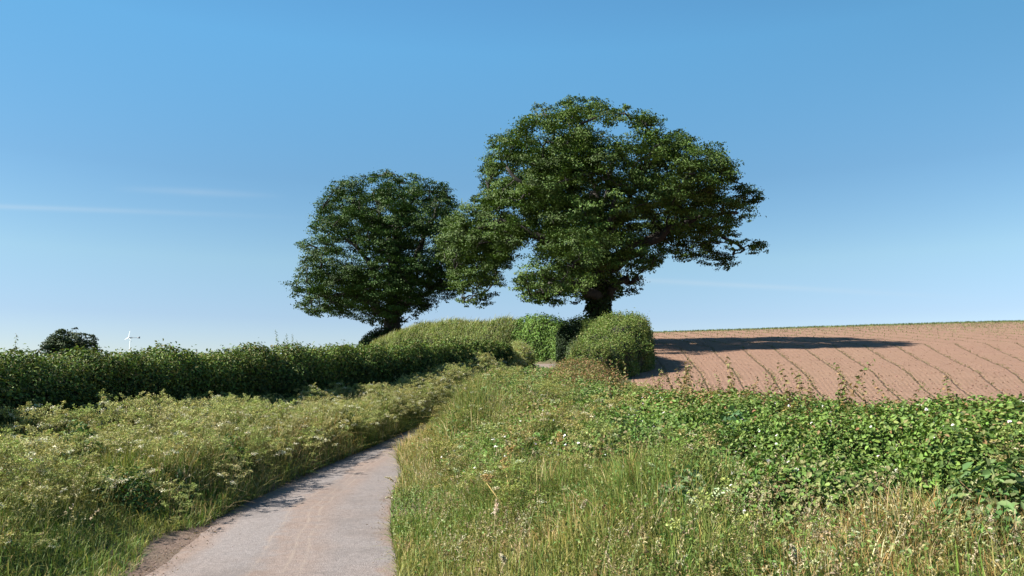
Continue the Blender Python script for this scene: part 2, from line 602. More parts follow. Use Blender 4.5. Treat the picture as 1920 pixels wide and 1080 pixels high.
V, F = grid(gx, gy, ground_z)
dl = np.maximum(eL(V[:, 1]) - V[:, 0], V[:, 0] - eR(V[:, 1]))
soilw = (1 - smooth(.15, .75, dl)) * (V[:, 1] < 60)
M_GROUND = make_ground_mat()
ground = new_mesh('ground', V, F, np.full(len(F), 4), M_GROUND, None, np.repeat(soilw[:, None], 3, 1), None, True)
tag(ground, kind='structure')

ld = np.linspace(-8, 59, 300)
tt = np.linspace(0, 1, 15)
ragL = .12 * (vnoise(ld, ld * 0, .8, 5) - .5) + .06 * (vnoise(ld, ld * 0, .21, 6) - .5)
ragR = .12 * (vnoise(ld, ld * 0, .8, 7) - .5) + .06 * (vnoise(ld, ld * 0, .21, 8) - .5)
XL, XR = eL(ld) + ragL, eR(ld) + ragR
LX = XL[:, None] + (XR - XL)[:, None] * tt[None]
V, F = grid(LX, ld, lambda x, y: zl(y) + 0.012 + .035 * (1 - (2 * tt[None] - 1) ** 2) - .02)
lane = new_mesh('lane', V, F, np.full(len(F), 4), make_lane_mat(), None, None,
                np.stack([np.tile(tt, len(ld)), np.repeat(ld, len(tt))], 1), True)
tag(lane, kind='structure')


def row_w(d):
    return (0.24 + 0.023 * np.clip(d, 0, 50)) * (1 - .075 * smooth(31, 15, d))


def row_u(x, d):
    return x / row_w(d)


fd = np.concatenate([np.linspace(-18, 80, 240), np.linspace(80.5, 126, 50)])
fo = np.concatenate([np.linspace(0, 20, 70), np.linspace(20.6, 135, 80)])
FX = field_left(fd)[:, None] + fo[None]


def fz(x, d):
    return H(x, d) + .012 + .05 * (vnoise(x, d, 1.1, 9) - .5)


V, F = grid(FX, fd, fz)
field = new_mesh('field', V, F, np.full(len(F), 4), make_field_mat(), None, None,
                 np.stack([row_u(V[:, 0], V[:, 1]), V[:, 1]], 1), True)
tag(field, kind='structure')


# ------------------------------------------------------------------ trees
def poly_dist(pts, poly):
    """signed distance to polygon boundary (positive inside)"""
    a = poly
    b = np.roll(poly, -1, 0)
    e = b - a
    wv = pts[:, None] - a[None]
    t_ = np.clip((wv * e[None]).sum(-1) / (e * e).sum(-1)[None], 0, 1)
    dist = np.linalg.norm(wv - t_[..., None] * e[None], axis=-1).min(1)
    c = ((a[None, :, 1] <= pts[:, None, 1]) & (b[None, :, 1] > pts[:, None, 1])) | ((a[None, :, 1] > pts[:, None, 1]) & (b[None, :, 1] <= pts[:, None, 1]))
    xi = a[None, :, 0] + (pts[:, None, 1] - a[None, :, 1]) / np.where(e[None, :, 1] == 0, 1e-9, e[None, :, 1]) * e[None, :, 0]
    inside = (c & (pts[:, None, 0] < xi)).sum(1) % 2 == 1
    return np.where(inside, dist, -dist)


def tree(name, label, cat, d, outline, trunk_px, limbs, n_clump, per, leaf, clump_r, Dm, Rm, pal, holes=(), base_r=.6, sep=.8, edge=.45, trunk_pts=None, group=None, ivy=0, arm=0, top_in=0):
    ytop = min(y for _, y in outline)
    poly = np.array([[at(x, y, d)[0], at(x, y + top_in * float(smooth(ytop + 110, ytop, y)), d)[2]] for x, y in outline])
    bx, _, _ = at(*trunk_px, d)
    bz = float(H(bx, d)) - .15
    root = empty(name, (bx, d, bz))
    tag(root, label, cat, group)
    O = np.array([bx, d, bz])
    # trunk and limbs as poly-lines
    tp = np.array([at(x, y, d + dy) for x, y, dy in trunk_pts])
    tp = np.vstack([[bx, d, bz], tp])
    tg = G()
    tf = np.linspace(0, 1, 14)
    seg = np.linspace(0, 1, len(tp))
    tpi = np.stack([np.interp(tf, seg, tp[:, k]) for k in range(3)], 1)
    tr = base_r * (1.0 - .45 * tf) * (1 + .5 * np.exp(-tf * 9))
    tube(tg, tpi, tr, (.1, .08, .06), 12)
    trunk = tg.build('trunk', M_BARK, root, True, None)
    trunk.data.transform(__import__('mathutils').Matrix.Translation(-Vector(O)))
    nodes = [(p, r) for p, r in zip(tpi[5:], tr[5:])]
    skel_p = [p for p, r in nodes]
    skel_r = [r for p, r in nodes]
    limb_g, skel_o = [], [0] * len(skel_p)
    for lp in limbs:
        k0, pts = lp
        start = tpi[k0]
        q = np.vstack([start, [at(x, y, d + dy) for x, y, dy in pts]])
        m_ = 14
        sg = np.linspace(0, 1, len(q))
        ff = np.linspace(0, 1, m_)
        c = np.stack([np.interp(ff, sg, q[:, k]) for k in range(3)], 1)
        ker = np.array([.25, .5, .25])
        for _ in range(3):
            c[1:-1] = c[:-2] * .25 + c[1:-1] * .5 + c[2:] * .25
        c[1:] += rng.normal(size=(m_ - 1, 3)) * .11 * base_r / .6
        rr = tr[k0] * .62 * (1 - .78 * ff) + .02
        lg = G()
        tube(lg, c - O, rr, (.1, .08, .06), 8)
        limb_g.append((lg, c))
        skel_o += [len(limb_g) - 1] * len(c[2:])
        skel_p += list(c[2:])
        skel_r += list(rr[2:])
    # clump centres filling an inflated outline
    lo, hi = poly.min(0), poly.max(0)
    mid_c = np.array([bx, bz + .42 * (hi[1] - bz)])
    C = np.zeros((0, 3))
    Rr = []
    tries = 0
    hol = np.array([[at(x, y, d)[0], at(x, y, d)[2], r / 1440 * d] for x, y, r in holes]) if holes else np.zeros((0, 3))
    while len(C) < n_clump and tries < 60:
        tries += 1
        q = lo + rng.random((900, 2)) * (hi - lo)
        ds = poly_dist(q, poly)
        keep = ds > .36
        q, ds = q[keep], ds[keep]
        prof = np.sqrt(1 - (1 - np.clip(ds / Rm, 0, 1)) ** 2)
        y = np.sign(rng.random(len(q)) - .5) * Dm * prof * rng.random(len(q)) ** .45
        for (x, z), yy, dd in zip(q, y, ds):
            if len(C) >= n_clump:
                break
            r = clump_r * (.7 + .6 * rng.random())
            r = min(r, max(.42 * clump_r, dd * 1.08))
            if len(hol) and (np.hypot(hol[:, 0] - x, hol[:, 1] - z) < hol[:, 2] + r * .6).any():
                continue
            q_ = 1 - .15 * (yy / Dm) ** 2
            p = np.array([mid_c[0] + (x - mid_c[0]) * q_, d + yy, mid_c[1] + (z - mid_c[1]) * q_])
            if arm:
                sh_ = arm * float(smooth(-.3, -2.2, x)) - 4.2 * float(smooth(11.2, 10.2, z) * smooth(-.8, .2, x) * smooth(5.2, 4.2, x))
                fr_ = 1 + sh_ / d
                p = np.array([p[0] * fr_, p[1] + sh_, CAM_Z + (p[2] - CAM_Z) * fr_])
            if len(C) and (np.linalg.norm((C - p) * np.array([1, 1, 1.3]), axis=1) < sep * r).any():
                continue
            C = np.vstack([C, p])
            Rr.append(r)
    Rr = np.array(Rr)
    # branches reach every clump from the nearest wood
    SP = np.array(skel_p)
    SO = list(skel_o)
    order = np.argsort([np.linalg.norm(SP - c, axis=1).min() for c in C])
    for i in order:
        c = C[i]
        dv = np.linalg.norm(SP - c, axis=1) + np.maximum(0, SP[:, 2] - c[2]) * .6
        j = int(dv.argmin())
        L_ = np.linalg.norm(SP[j] - c)
        ff = np.linspace(0, 1, 5)[:, None]
        q = SP[j] * (1 - ff) + c * ff
        q[1:-1] += rng.normal(size=(3, 3)) * .07 * L_
        q[1:-1, 2] += .08 * L_
        r0 = min(.03 + .022 * L_, .13) * (base_r / .6)
        tube(limb_g[SO[j]][0], q - O, np.linspace(r0, .018, 5), (.1, .08, .06), 4)
        SP = np.vstack([SP, q[2:4], c])
        SO += [SO[j]] * 3
    for lg, _c in limb_g:
        lg.build('limb', M_BARK, trunk, True)
    # leaves: drooping tufts, denser towards the clump surface
    P, N, Cc, Sz = [], [], [], []
    for c, r in zip(C, Rr):
        k = int(per * (r / clump_r) ** 2)
        v = unit(rng.normal(size=(k, 3)))
        ns_ = 10
        sub = unit(rng.normal(size=(ns_, 3)) + np.array([0, 0, .35])) * (.55 + .4 * rng.random((ns_, 1)))   # twig sprays in the clump
        which = rng.integers(0, ns_, k)
        v = sub[which] + .21 * rng.normal(size=(k, 3)) * np.array([1, 1, .5])
        pp = c + v * r * np.array([1, 1, .78])
        P.append(pp)
        N.append(unit(sub[which] * .75 + np.array([0, 0, .55]) + .3 * rng.normal(size=(ns_, 3))[which]) + unit(v) * .3)
        tone = rng.normal() * .17
        sub_t = rng.normal(size=ns_) * .10
        Cc.append(pick(pal, k, .07) * (1 + tone + sub_t[which])[:, None])
        Sz.append(leaf * (.65 + .7 * rng.random(k)))
    P, N, Cc, Sz = map(np.concatenate, (P, N, Cc, Sz))
    lg = G()
    leaves(lg, P - O, N, Sz, Cc, .62, .42, .35)
    crown = lg.build('crown', M_OAK, root)
    if ivy:
        k = ivy
        ti = rng.random(k) ** .8 * .75
        an = rng.random(k) * 2 * np.pi
        ctr = np.stack([np.interp(ti, tf, tpi[:, j]) for j in range(3)], 1)
        rad = np.interp(ti, tf, tr) * (1.04 + .5 * rng.random(k) * (.2 + vnoise(ti * 9, an, 1.0, 4)))
        nrm = np.stack([np.cos(an), np.sin(an), .2 + 0 * an], 1)
        ig = G()
        leaves(ig, ctr + nrm * rad[:, None] * np.array([1, 1, 0]) - O, nrm, .17 + .12 * rng.random(k), pick([(.022, .04, .012), (.035, .06, .016)], k), .8, .6)
        ig.build('ivy', M_LEAF, trunk)
    return root


OAK = [(.060, .106, .016), (.074, .125, .021), (.048, .088, .014), (.086, .132, .026)]
OAK2 = [(.047, .094, .016), (.060, .113, .021), (.038, .074, .013)]
big_outline = [(1090, 183), (1040, 190), (1000, 197), (985, 215), (970, 240), (935, 248), (910, 268), (900, 300), (890, 335), (905, 372), (880, 385),
               (835, 415), (808, 440), (815, 475), (820, 510), (845, 545), (835, 570), (868, 582), (900, 580), (912, 552), (935, 535), (945, 505), (965, 490),
               (968, 520), (958, 545), (985, 572), (1030, 578), (1075, 572), (1100, 560), (1150, 565), (1195, 560), (1218, 535), (1222, 512), (1250, 490), (1300, 490),
               (1330, 475), (1365, 490), (1385, 504), (1425, 500), (1430, 478), (1405, 445), (1380, 425), (1415, 418), (1420, 395), (1415, 378), (1385, 365), (1362, 345),
               (1345, 300), (1300, 275), (1262, 256), (1240, 258), (1222, 232), (1190, 215), (1165, 197), (1120, 190)]
big_limbs = [
    (8, [(1090, 455, -1), (1040, 400, -2), (985, 345, -3), (950, 310, -3)]),
    (9, [(1130, 420, 1), (1110, 330, 1), (1085, 250, 0)]),
    (9, [(1150, 430, 0), (1200, 340, -1), (1230, 290, -1)]),
    (10, [(1140, 350, 3), (1160, 270, 4)]),
    (7, [(1060, 480, -1), (990, 425, -2), (920, 410, -2), (860, 450, 3), (850, 520, 4)]),
    (7, [(1180, 480, -1), (1250, 430, -2), (1320, 400, -2), (1385, 400, -1)]),
    (8, [(1170, 470, 2), (1260, 425, 3), (1340, 420, 3), (1395, 475, 2)]),
    (5, [(1070, 525, -3), (1015, 545, -4)]),
    (8, [(1090, 450, 4), (1020, 390, 6), (960, 370, 6)]),
    (7, [(1130, 470, -4), (1150, 400, -6), (1160, 350, -6)]),
    (5, [(1165, 530, -1), (1195, 525, -1)]),
]
big_holes = [(925, 553, 10), (985, 440, 9), (1003, 480, 14), (980, 500, 8), (1180, 297, 6), (1172, 340, 6), (1213, 362, 7), (1130, 283, 6),
             (1235, 440, 7), (1020, 275, 5), (1095, 252, 4), (1385, 445, 12), (1222, 462, 8), (1190, 455, 8), (1168, 475, 6), (1148, 245, 5), (1275, 470, 8)]
tree('oak_tree', 'large spreading oak with a long low right arm beside the ploughed field', 'tree', 52, big_outline, (1122, 640), big_limbs,
     580, 820, .145, 1.3, 7.0, 3.4, OAK, big_holes, .72, .90, .48,
     [(1122, 600, 0), (1124, 560, 0), (1126, 500, 0), (1122, 430, 0), (1115, 360, 0)], None, 2600, 5.0, 20)

left_outline = [(740, 318), (700, 330), (660, 340), (630, 352), (605, 375), (592, 405), (590, 435), (575, 455), (565, 475), (570, 500), (558, 535), (555, 565), (565, 598),
                (600, 592), (640, 600), (665, 605), (685, 613), (720, 610), (770, 612), (795, 590), (815, 575), (850, 560), (880, 545), (885, 500), (880, 440), (868, 395), (858, 370),
                (852, 345), (820, 338), (790, 330), (765, 320)]
left_limbs = [
    (6, [(725, 540, -1), (690, 480, -2), (640, 440, -2)]),
    (7, [(735, 480, 1), (715, 400, 1), (700, 360, 1)]),
    (6, [(760, 520, 0), (800, 440, 0), (825, 380, 0)]),
    (8, [(745, 440, -2), (760, 370, -2)]),
    (4, [(700, 565, -2), (640, 550, -2), (590, 560, -2)]),
    (4, [(770, 560, -2), (830, 540, -2)]),
    (7, [(740, 480, 4), (745, 410, 5)]),
]
tree('oak_tree', 'smaller dense round oak behind the grassy bank left of the large oak', 'tree', 66, left_outline, (737, 640), left_limbs,
     420, 680, .145, 1.35, 5.6, 3.2, OAK2, [(803, 412, 6), (722, 395, 5), (645, 470, 4), (665, 490, 6), (790, 470, 5), (806, 425, 4)], .75, .88, .45,
     [(735, 605, 0), (738, 560, 0), (742, 500, 0), (745, 430, 0)], None, 500, 0, 4)

far_outline = [(132, 612), (120, 616), (112, 625), (98, 626), (90, 634), (87, 650), (90, 668), (130, 676), (170, 672), (178, 655), (172, 642), (174, 628), (160, 620), (148, 612)]
tree('tree', 'small distant round tree showing above the left hedge', 'tree', 140, far_outline, (134, 752),
     [(8, [(120, 655, 0), (108, 645, 0)]), (9, [(145, 650, 0), (155, 642, 0)]), (10, [(134, 640, 0)])],
     170, 110, .34, 1.0, 4, 2.2, [(.05, .075, .03), (.065, .09, .04), (.04, .06, .03)], [(122, 634, 2), (147, 626, 2)], .5, .5, .35,
     [(134, 720, 0), (134, 690, 0), (133, 665, 0)])


# ------------------------------------------------------------------ hedges
def hedge(name, label, cat, path, expo, dens, leaf, pal, lump=.10, cap=.8, flowers=0, depth=.28, noise_s=.9, patch=None, matf=None, aspect=.62, core=True, wts=None, base_drop=.1, lit_top_pal=None, ctop=None, ref=1e9):
    """path: (x, y, top z, width); foliage spread over a rounded box with a dark twig core"""
    P0 = np.array(path, float)
    sg = np.concatenate([[0], np.cumsum(np.hypot(*np.diff(P0[:, :2], axis=0).T))])
    L_ = sg[-1]
    m_ = max(24, int(L_ / .3))
    ss = np.linspace(0, L_, m_)
    Q = np.stack([np.interp(ss, sg, P0[:, k]) for k in range(4)], 1)
    for _ in range(6):
        Q[1:-1] = Q[:-2] * .25 + Q[1:-1] * .5 + Q[2:] * .25
    T = unit(np.gradient(Q[:, :2], axis=0))
    se = lambda v: np.sign(v) * np.abs(v) ** (2 / expo)

    def surf(s, th, k):
        q = np.stack([np.interp(s, ss, Q[:, j]) for j in range(4)], 1)
        tx, ty = np.interp(s, ss, T[:, 0]), np.interp(s, ss, T[:, 1])
        e = np.sqrt(np.clip(1 - np.clip((cap - np.minimum(s, L_ - s)) / cap, 0, 1) ** 2, .0004, 1))
        nz = (vnoise(s, th * 1.3, noise_s, 3) - .5) * 2 + (vnoise(s, th * 1.3, noise_s * .35, 4) - .5)
        kk = k * (1 + lump * nz)
        lat = kk * e * q[:, 3] / 2 * se(np.cos(th))
        x, y = q[:, 0] + ty * lat, q[:, 1] - tx * lat
        zb = H(q[:, 0], q[:, 1]) - base_drop
        zg = H(x, y) - base_drop
        hh = np.maximum(q[:, 2] - zb, .15)
        sn = se(np.abs(np.sin(th)))
        z = zg * (1 - sn) + zb * sn + hh * (1 + .5 * lump * nz) * (k if k is not None else 1) * e ** .45 * sn
        return np.stack([x, y, z], 1)
    root = empty(name, (Q[m_ // 2, 0], Q[m_ // 2, 1], float(H(Q[m_ // 2, 0], Q[m_ // 2, 1]))))
    tag(root, label, cat)
    O = np.array(root.location)
    if core:
        thc = np.linspace(0.0, np.pi, 13)
        S2, T2 = np.meshgrid(np.linspace(.05, L_ - .05, m_), thc, indexing='ij')
        VV = surf(S2.ravel(), T2.ravel(), np.full(S2.size, (.92 if expo > 3.2 else .84) if depth < .4 else .72))
        if ctop:
            zc = H(np.interp(S2.ravel(), ss, Q[:, 0]), np.interp(S2.ravel(), ss, Q[:, 1]))
            VV[:, 2] = np.minimum(VV[:, 2], zc + (np.interp(S2.ravel(), ss, Q[:, 2]) - zc) * ctop)
        i = (np.arange(m_ - 1)[:, None] * 13 + np.arange(12)[None]).ravel()
        FF = np.stack([i, i + 1, i + 14, i + 13], 1)
        new_mesh('branches', VV - O, FF, np.full(len(FF), 4), M_TWIG, root, None, None, True)
    # area weighting
    ns, nt = m_ * 2, 40
    S2, T2 = np.meshgrid(np.linspace(0.001, L_ - .001, ns), np.linspace(0.001, np.pi - .001, nt), indexing='ij')
    A = surf(S2.ravel(), T2.ravel(), np.ones(S2.size)).reshape(ns, nt, 3)
    cr = np.linalg.norm(np.cross(A[1:, :-1] - A[:-1, :-1], A[:-1, 1:] - A[:-1, :-1]), axis=-1)
    pr = cr.ravel() / cr.sum()
    n = int(cr.sum() * dens)
    c = rng.choice(len(pr), n, p=pr)
    si, ti = np.divmod(c, nt - 1)
    s = (si + rng.random(n)) / (ns - 1) * L_
    th = (ti + rng.random(n)) / (nt - 1) * np.pi
    k = 1 - depth * rng.random(n) ** 1.6 + .05 * rng.normal(size=n)
    if ctop:
        up_ = smooth(.5, .95, np.sin(th))
        k = np.where(rng.random(n) < .7 * up_, 1.04 - (1.06 - ctop) * rng.random(n), k)
    Pn = surf(s, th, k)
    e_ = 1e-2
    d1 = surf(np.clip(s + e_, 0, L_), th, k) - surf(np.clip(s - e_, 0, L_), th, k)
    d2 = surf(s, th + e_, k) - surf(s, th - e_, k)
    N = unit(np.cross(d1, d2))
    ctr = np.stack([np.interp(s, ss, Q[:, 0]), np.interp(s, ss, Q[:, 1]), H(np.interp(s, ss, Q[:, 0]), np.interp(s, ss, Q[:, 1])) + .4], 1)
    N *= np.sign(((Pn - ctr) * N).sum(1, keepdims=True) + 1e-9)
    N[:, 2] += .35
    kp = np.clip((ref / np.maximum(np.hypot(Pn[:, 0], Pn[:, 1]), 1)) ** 1.3, .22, 1)
    sel = rng.random(n) < kp
    Pn, N, th, k, kp = Pn[sel], N[sel], th[sel], k[sel], kp[sel]
    n = len(Pn)
    col = pick(pal, n, .14, wts)
    if lit_top_pal is not None:
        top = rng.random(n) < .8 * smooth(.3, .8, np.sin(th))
        col[top] = pick(lit_top_pal, int(top.sum()), .14)
    pt = vnoise(Pn[:, 0] + Pn[:, 2] * .7, Pn[:, 1] + Pn[:, 2], .8, 8)
    col *= (.78 + .44 * pt)[:, None]
    if patch is not None:
        mk = patch(Pn)
        rp = rng.random(n) < mk[0]
        col[rp] = pick(mk[1], int(rp.sum()), .15)
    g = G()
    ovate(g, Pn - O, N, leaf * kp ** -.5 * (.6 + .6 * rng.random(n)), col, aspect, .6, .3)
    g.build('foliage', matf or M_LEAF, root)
    if flowers:
        q = rng.choice(np.where(k > .9)[0], flowers)
        pf = Pn[q] + unit(N[q]) * .04
        fg = G()
        for a5 in range(3):
            leaves(fg, pf - O + rng.normal(size=pf.shape) * .006, N[q], .018 + .010 * rng.random(flowers), pick([(.72, .7, .66), (.74, .66, .64)], flowers, .05), .9, .25, 0, .05)
        fg.build('blossom', M_SEED, root)
    return root, O, surf, L_


def shoot_mesh(h, pal, leafs, n_leaf, seed, stem=(.12, .07, .03)):
    r_ = np.random.default_rng(seed)
    g = G()
    t = np.linspace(0, 1, 6)
    b = r_.normal(size=2) * .14 * h
    pts = np.stack([b[0] * t ** 2 + .012 * np.sin(t * 7 + seed), b[1] * t ** 2, h * t], 1)
    tube(g, pts, np.linspace(.006, .0025, 6), stem, 4)
    tl = np.linspace(.12, 1, n_leaf)
    ctr = np.stack([np.interp(tl, t, pts[:, k]) for k in range(3)], 1)
    an = np.arange(n_leaf) * 2.4 + seed
    off = np.stack([np.cos(an), np.sin(an), .5 + 0 * an], 1)
    sz = leafs * (1.15 - .6 * tl)
    leaves(g, ctr + off * sz[:, None] * .5, off + np.array([0, 0, .6]), sz, pick(pal, n_leaf, .15), .6, .5)
    leaves(g, ctr[::2] - off[::2] * sz[::2, None] * .45, -off[::2] + np.array([0, 0, .9]), sz[::2] * .8, pick(pal, len(ctr[::2]), .15), .6, .5)
    return g


def add_shoots(root, O, spots, hs, pal, leafs, nv=6, nl=13, stem=(.12, .07, .03), nm='shoot'):
    protos = []
    for v in range(nv):
        protos.append(shoot_mesh(1.0, pal, leafs, nl, v + 3, stem).build(nm, M_LEAF, root))
    for i, (p, h) in enumerate(zip(spots, hs)):
        pr = protos[i % nv]
        o = pr if i < nv else pr.copy()
        if i >= nv:
            COL.objects.link(o)
            o.parent = root
        o.location = np.array(p) - O
        o.scale = (max(h, .45) ** .8,) * 2 + (h,)
        o.rotation_euler = (rng.normal() * .12, rng.normal() * .12, rng.random() * 6.28)


HEDGE_SHADE_G = [(.032, .056, .012), (.045, .074, .016), (.024, .042, .010), (.062, .084, .022)]  # left hedge leaves, darkened to deepen the shade on its face
# left clipped hedge
lh_path = []
for px, py, d in ((-2600, 700, 3.5), (-900, 694, 7), (-130, 683, 11), (115, 671, 13.5), (330, 664, 16.5), (520, 658, 20), (640, 656, 23), (740, 650, 27), (800, 646, 30), (880, 642, 35), (945, 642, 39)):
    x, y, z = at(px, py, d)
    lh_path.append((x, y, z, 1.6))
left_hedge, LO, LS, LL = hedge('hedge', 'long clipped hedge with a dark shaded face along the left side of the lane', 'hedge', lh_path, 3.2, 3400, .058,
                               HEDGE_SHADE_G, .17, .7, 0, .26, .75, None, None, .62, True, None, .1, [(.11, .165, .036), (.14, .18, .045), (.09, .14, .03), (.15, .14, .05)], .80, 13)  # brighter leaf colours paint the sunlit top of the hedge
sp, hs = [], []
for i in range(85):
    s = rng.random() ** .7 * LL * .75 + 1.0
    th = R(60 + 60 * rng.random())
    p = LS(np.array([s]), np.array([th]), np.array([.95]))[0]
    sp.append(p)
    hs.append((.15 + .45 * rng.random() ** 2) * (1.0 if s < 18 else .55))
add_shoots(left_hedge, LO, sp, hs, [(.08, .13, .03), (.12, .16, .05), (.14, .12, .05)], .11, 6, 20)

# wild hedge in front of the field on the right
rh = []
for px, py, d, wd in ((2150, 772, 5.4, 2.3), (1930, 768, 7.0, 2.8), (1700, 764, 8.3, 3.2), (1520, 758, 9.6, 3.4), (1390, 752, 11.2, 3.4), (1240, 744, 13.6, 3.5), (1130, 732, 16.6, 3.6), (1068, 716, 20.3, 3.0)):
    x, y, z = at(px, py, d)
    rh.append((x, y, z, wd))


def rh_patch(P):
    """reddish young growth on top towards the lane end"""
    hgt = P[:, 2] - H(P[:, 0], P[:, 1])
    f = smooth(.4, .85, hgt) * (.12 + .55 * smooth(8, 14, P[:, 1]))
    return f, [(.22, .13, .06), (.26, .18, .09), (.19, .16, .06)]


RH_G = [(.105, .17, .035), (.135, .205, .045), (.08, .13, .028), (.155, .20, .055), (.06, .10, .024)]
right_hedge, RO, RS, RL = hedge('hedge', 'wild leafy hawthorn hedge with reddish shoots in front of the red field', 'hedge', rh, 2.5, 4600, .05, RH_G, .24, .6, 560, .42, .55, rh_patch, ref=9)
sp, hs = [], []
for i in range(95):
    s = (.14 + .84 * rng.random() ** .85) * RL
    th = R(55 + 70 * rng.random())
    sp.append(RS(np.array([s]), np.array([th]), np.array([.93]))[0])
    hs.append(.22 + .46 * rng.random() ** 1.5)
add_shoots(right_hedge, RO, sp, hs, [(.20, .13, .055), (.16, .16, .055), (.23, .16, .08), (.13, .16, .045)], .13, 7, 20, (.17, .08, .045))

protos = []
for v in range(5):
    g = G()
    t_ = np.linspace(0, 1, 9)
    bend = .55 + .25 * v / 5
    pts = np.stack([bend * t_ ** 1.3, .12 * np.sin(3 * t_ + v), .62 * t_ - .55 * t_ ** 2.4], 1)
    tube(g, pts, np.linspace(.007, .003, 9), (.14, .075, .04), 4)
    tl = np.linspace(.1, 1, 22)
    ctr = np.stack([np.interp(tl, t_, pts[:, k]) for k in range(3)], 1)
    leaves(g, ctr + rng.normal(size=ctr.shape) * .025, np.tile([0, 0, 1.0], (22, 1)), .045 + .03 * rng.random(22), pick(RH_G, 22), .7, .5)
    protos.append(g.build('cane', M_LEAF, right_hedge))
for i in range(46):
    p = RS(np.array([rng.random() * RL]), np.array([R(25 + 100 * rng.random())]), np.array([.93]))[0]
    o = protos[i % 5]
    if i >= 5:
        o = o.copy()
        COL.objects.link(o)
        o.parent = right_hedge
    o.location = p - RO
    o.scale = (.4 + .4 * rng.random(),) * 3
    o.rotation_euler = (rng.normal() * .2, rng.normal() * .2, R(180 + 160 * rng.random()))

# low reddish hedge between the wild hedge and the tall clipped one
ch = []
for px, py, d in ((1095, 712, 19.5), (1078, 699, 22), (1080, 684, 24.5), (1092, 670, 26.8)):
    x, y, z = at(px, py, d)
    ch.append((x, y, z, 2.1))
hedge('hedge', 'low clipped hedge with reddish brown leaves below the tall rounded hedge', 'hedge', ch, 3.0, 900, .06,
      [(.20, .12, .06), (.24, .15, .07), (.13, .13, .045), (.10, .14, .035)], .12, .6, 0, .3)

# tall clipped hedge with rounded near end, beside the field
th_ = []
for px, py, d in ((1098, 664, 26.3), (1128, 636, 28.2), (1156, 610, 30.3), (1170, 599, 32.6), (1172, 598, 36), (1150, 604, 41), (1118, 606, 46)):
    x, y, z = at(px, py, d)
    th_.append((x, y, z, 1.8 if d < 27 else 2.3))
tall_hedge, TO, TS, TL_ = hedge('hedge', 'tall clipped hedge with a rounded sunlit end at the foot of the large oak', 'hedge', th_, 3.4, 1500, .075,
                                [(.10, .15, .03), (.135, .175, .04), (.08, .125, .025), (.165, .175, .06)], .22, .6, 0, .34, .7)
sp = [TS(np.array([.2 + .5 * rng.random()]), np.array([R(40 + 110 * rng.random())]), np.array([.97]))[0] for _ in range(52)]
sp += [TS(np.array([rng.random() * TL_ * .5]), np.array([R(25 + 40 * rng.random())]), np.array([.97]))[0] for _ in range(30)]
add_shoots(tall_hedge, TO, sp, [.2 + .35 * rng.random() for _ in sp], [(.10, .15, .03), (.15, .16, .05)], .15, 6, 18)


# bright hedge across the bend, under the oak
eh = []
for px, py, d in ((1066, 603, 48.2), (1030, 598, 48.9), (1000, 597, 49.6), (965, 601, 50.4)):
    x, y, z = at(px, py, d)
    eh.append((x, y, z, 1.7))
hedge('hedge', 'bright green leafy hedge at the lane bend just left of the large oak trunk', 'hedge', eh, 3.0, 760, .12,
      [(.11, .19, .035), (.14, .22, .045), (.085, .15, .03)], .22, .45, 0, .35, 1.0)
ih = []  # shaded end of the bend hedge, oak shade painted as near-black leaves
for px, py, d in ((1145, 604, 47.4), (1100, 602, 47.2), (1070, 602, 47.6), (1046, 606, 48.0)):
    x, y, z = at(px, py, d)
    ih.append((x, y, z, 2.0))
hedge('shaded_hedge_end', 'darkened leaf mass put in for the shade on the hedge beside the large oak trunk', 'ivy', ih, 2.8, 1300, .11, [(.018, .034, .010), (.026, .048, .013), (.013, .026, .008)], .2, .7, 0, .35, .9)
# grassy overgrown bank hedge
fh = []
for px, py, d in ((985, 601, 50), (945, 604, 51), (905, 611, 52.2), (880, 607, 53.2), (835, 601, 54.5), (790, 608, 56), (745, 628, 58), (715, 650, 60)):
    x, y, z = at(px, py, d)
    fh.append((x, y, z, 3.4))
bank_hedge, BO, BS, BL = hedge('hedge_bank', 'overgrown grassy hedge bank with a soft rounded crest between the two oaks', 'hedge bank', fh, 2.0, 620, .12,
                               [(.16, .22, .05), (.20, .24, .06), (.12, .18, .04), (.22, .22, .08)], .26, 1.2, 0, .2, 1.6, None, M_GRASS, .35)
# long grass standing on the bank
n = 6500
s, th = rng.random(n) * BL, R(20) + R(140) * rng.random(n)
p = BS(s, th, np.full(n, .97))
g = G()
blades(g, p - BO, .15 + .25 * rng.random(n) + .4 * rng.random(n) ** 4, .02 + .015 * rng.random(n), .3 + .5 * rng.random(n), rng.normal(size=n) * .9, pick([(.20, .24, .07), (.24, .25, .09), (.15, .21, .05)], n), pick([(.30, .27, .13), (.26, .22, .11)], n))
g.build('long_grass', M_GRASS, bank_hedge)
# dark bush at the foot of the smaller oak
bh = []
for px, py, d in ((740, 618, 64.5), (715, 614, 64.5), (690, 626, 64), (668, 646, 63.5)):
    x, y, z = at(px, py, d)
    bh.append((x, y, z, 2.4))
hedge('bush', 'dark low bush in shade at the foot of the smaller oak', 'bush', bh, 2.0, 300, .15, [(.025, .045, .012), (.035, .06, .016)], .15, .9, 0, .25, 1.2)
# ivy-grown shrub at the foot of the big oak
sh = []
for px, py, d in ((1070, 640, 46.2), (1090, 634, 45.2), (1112, 640, 44.0)):
    x, y, z = at(px, py, d)
    sh.append((x, y, z, 1.5))
hedge('bush', 'small grey green shrub on the lane bank below the large oak', 'bush', sh, 2.0, 420, .10, [(.07, .10, .04), (.09, .12, .05), (.055, .08, .03)], .2, .7, 0, .3, .7)


# ------------------------------------------------------------------ verges
def left_hedge_x(d):
    return np.interp(d, [p[1] for p in lh_path], [p[0] for p in lh_path])


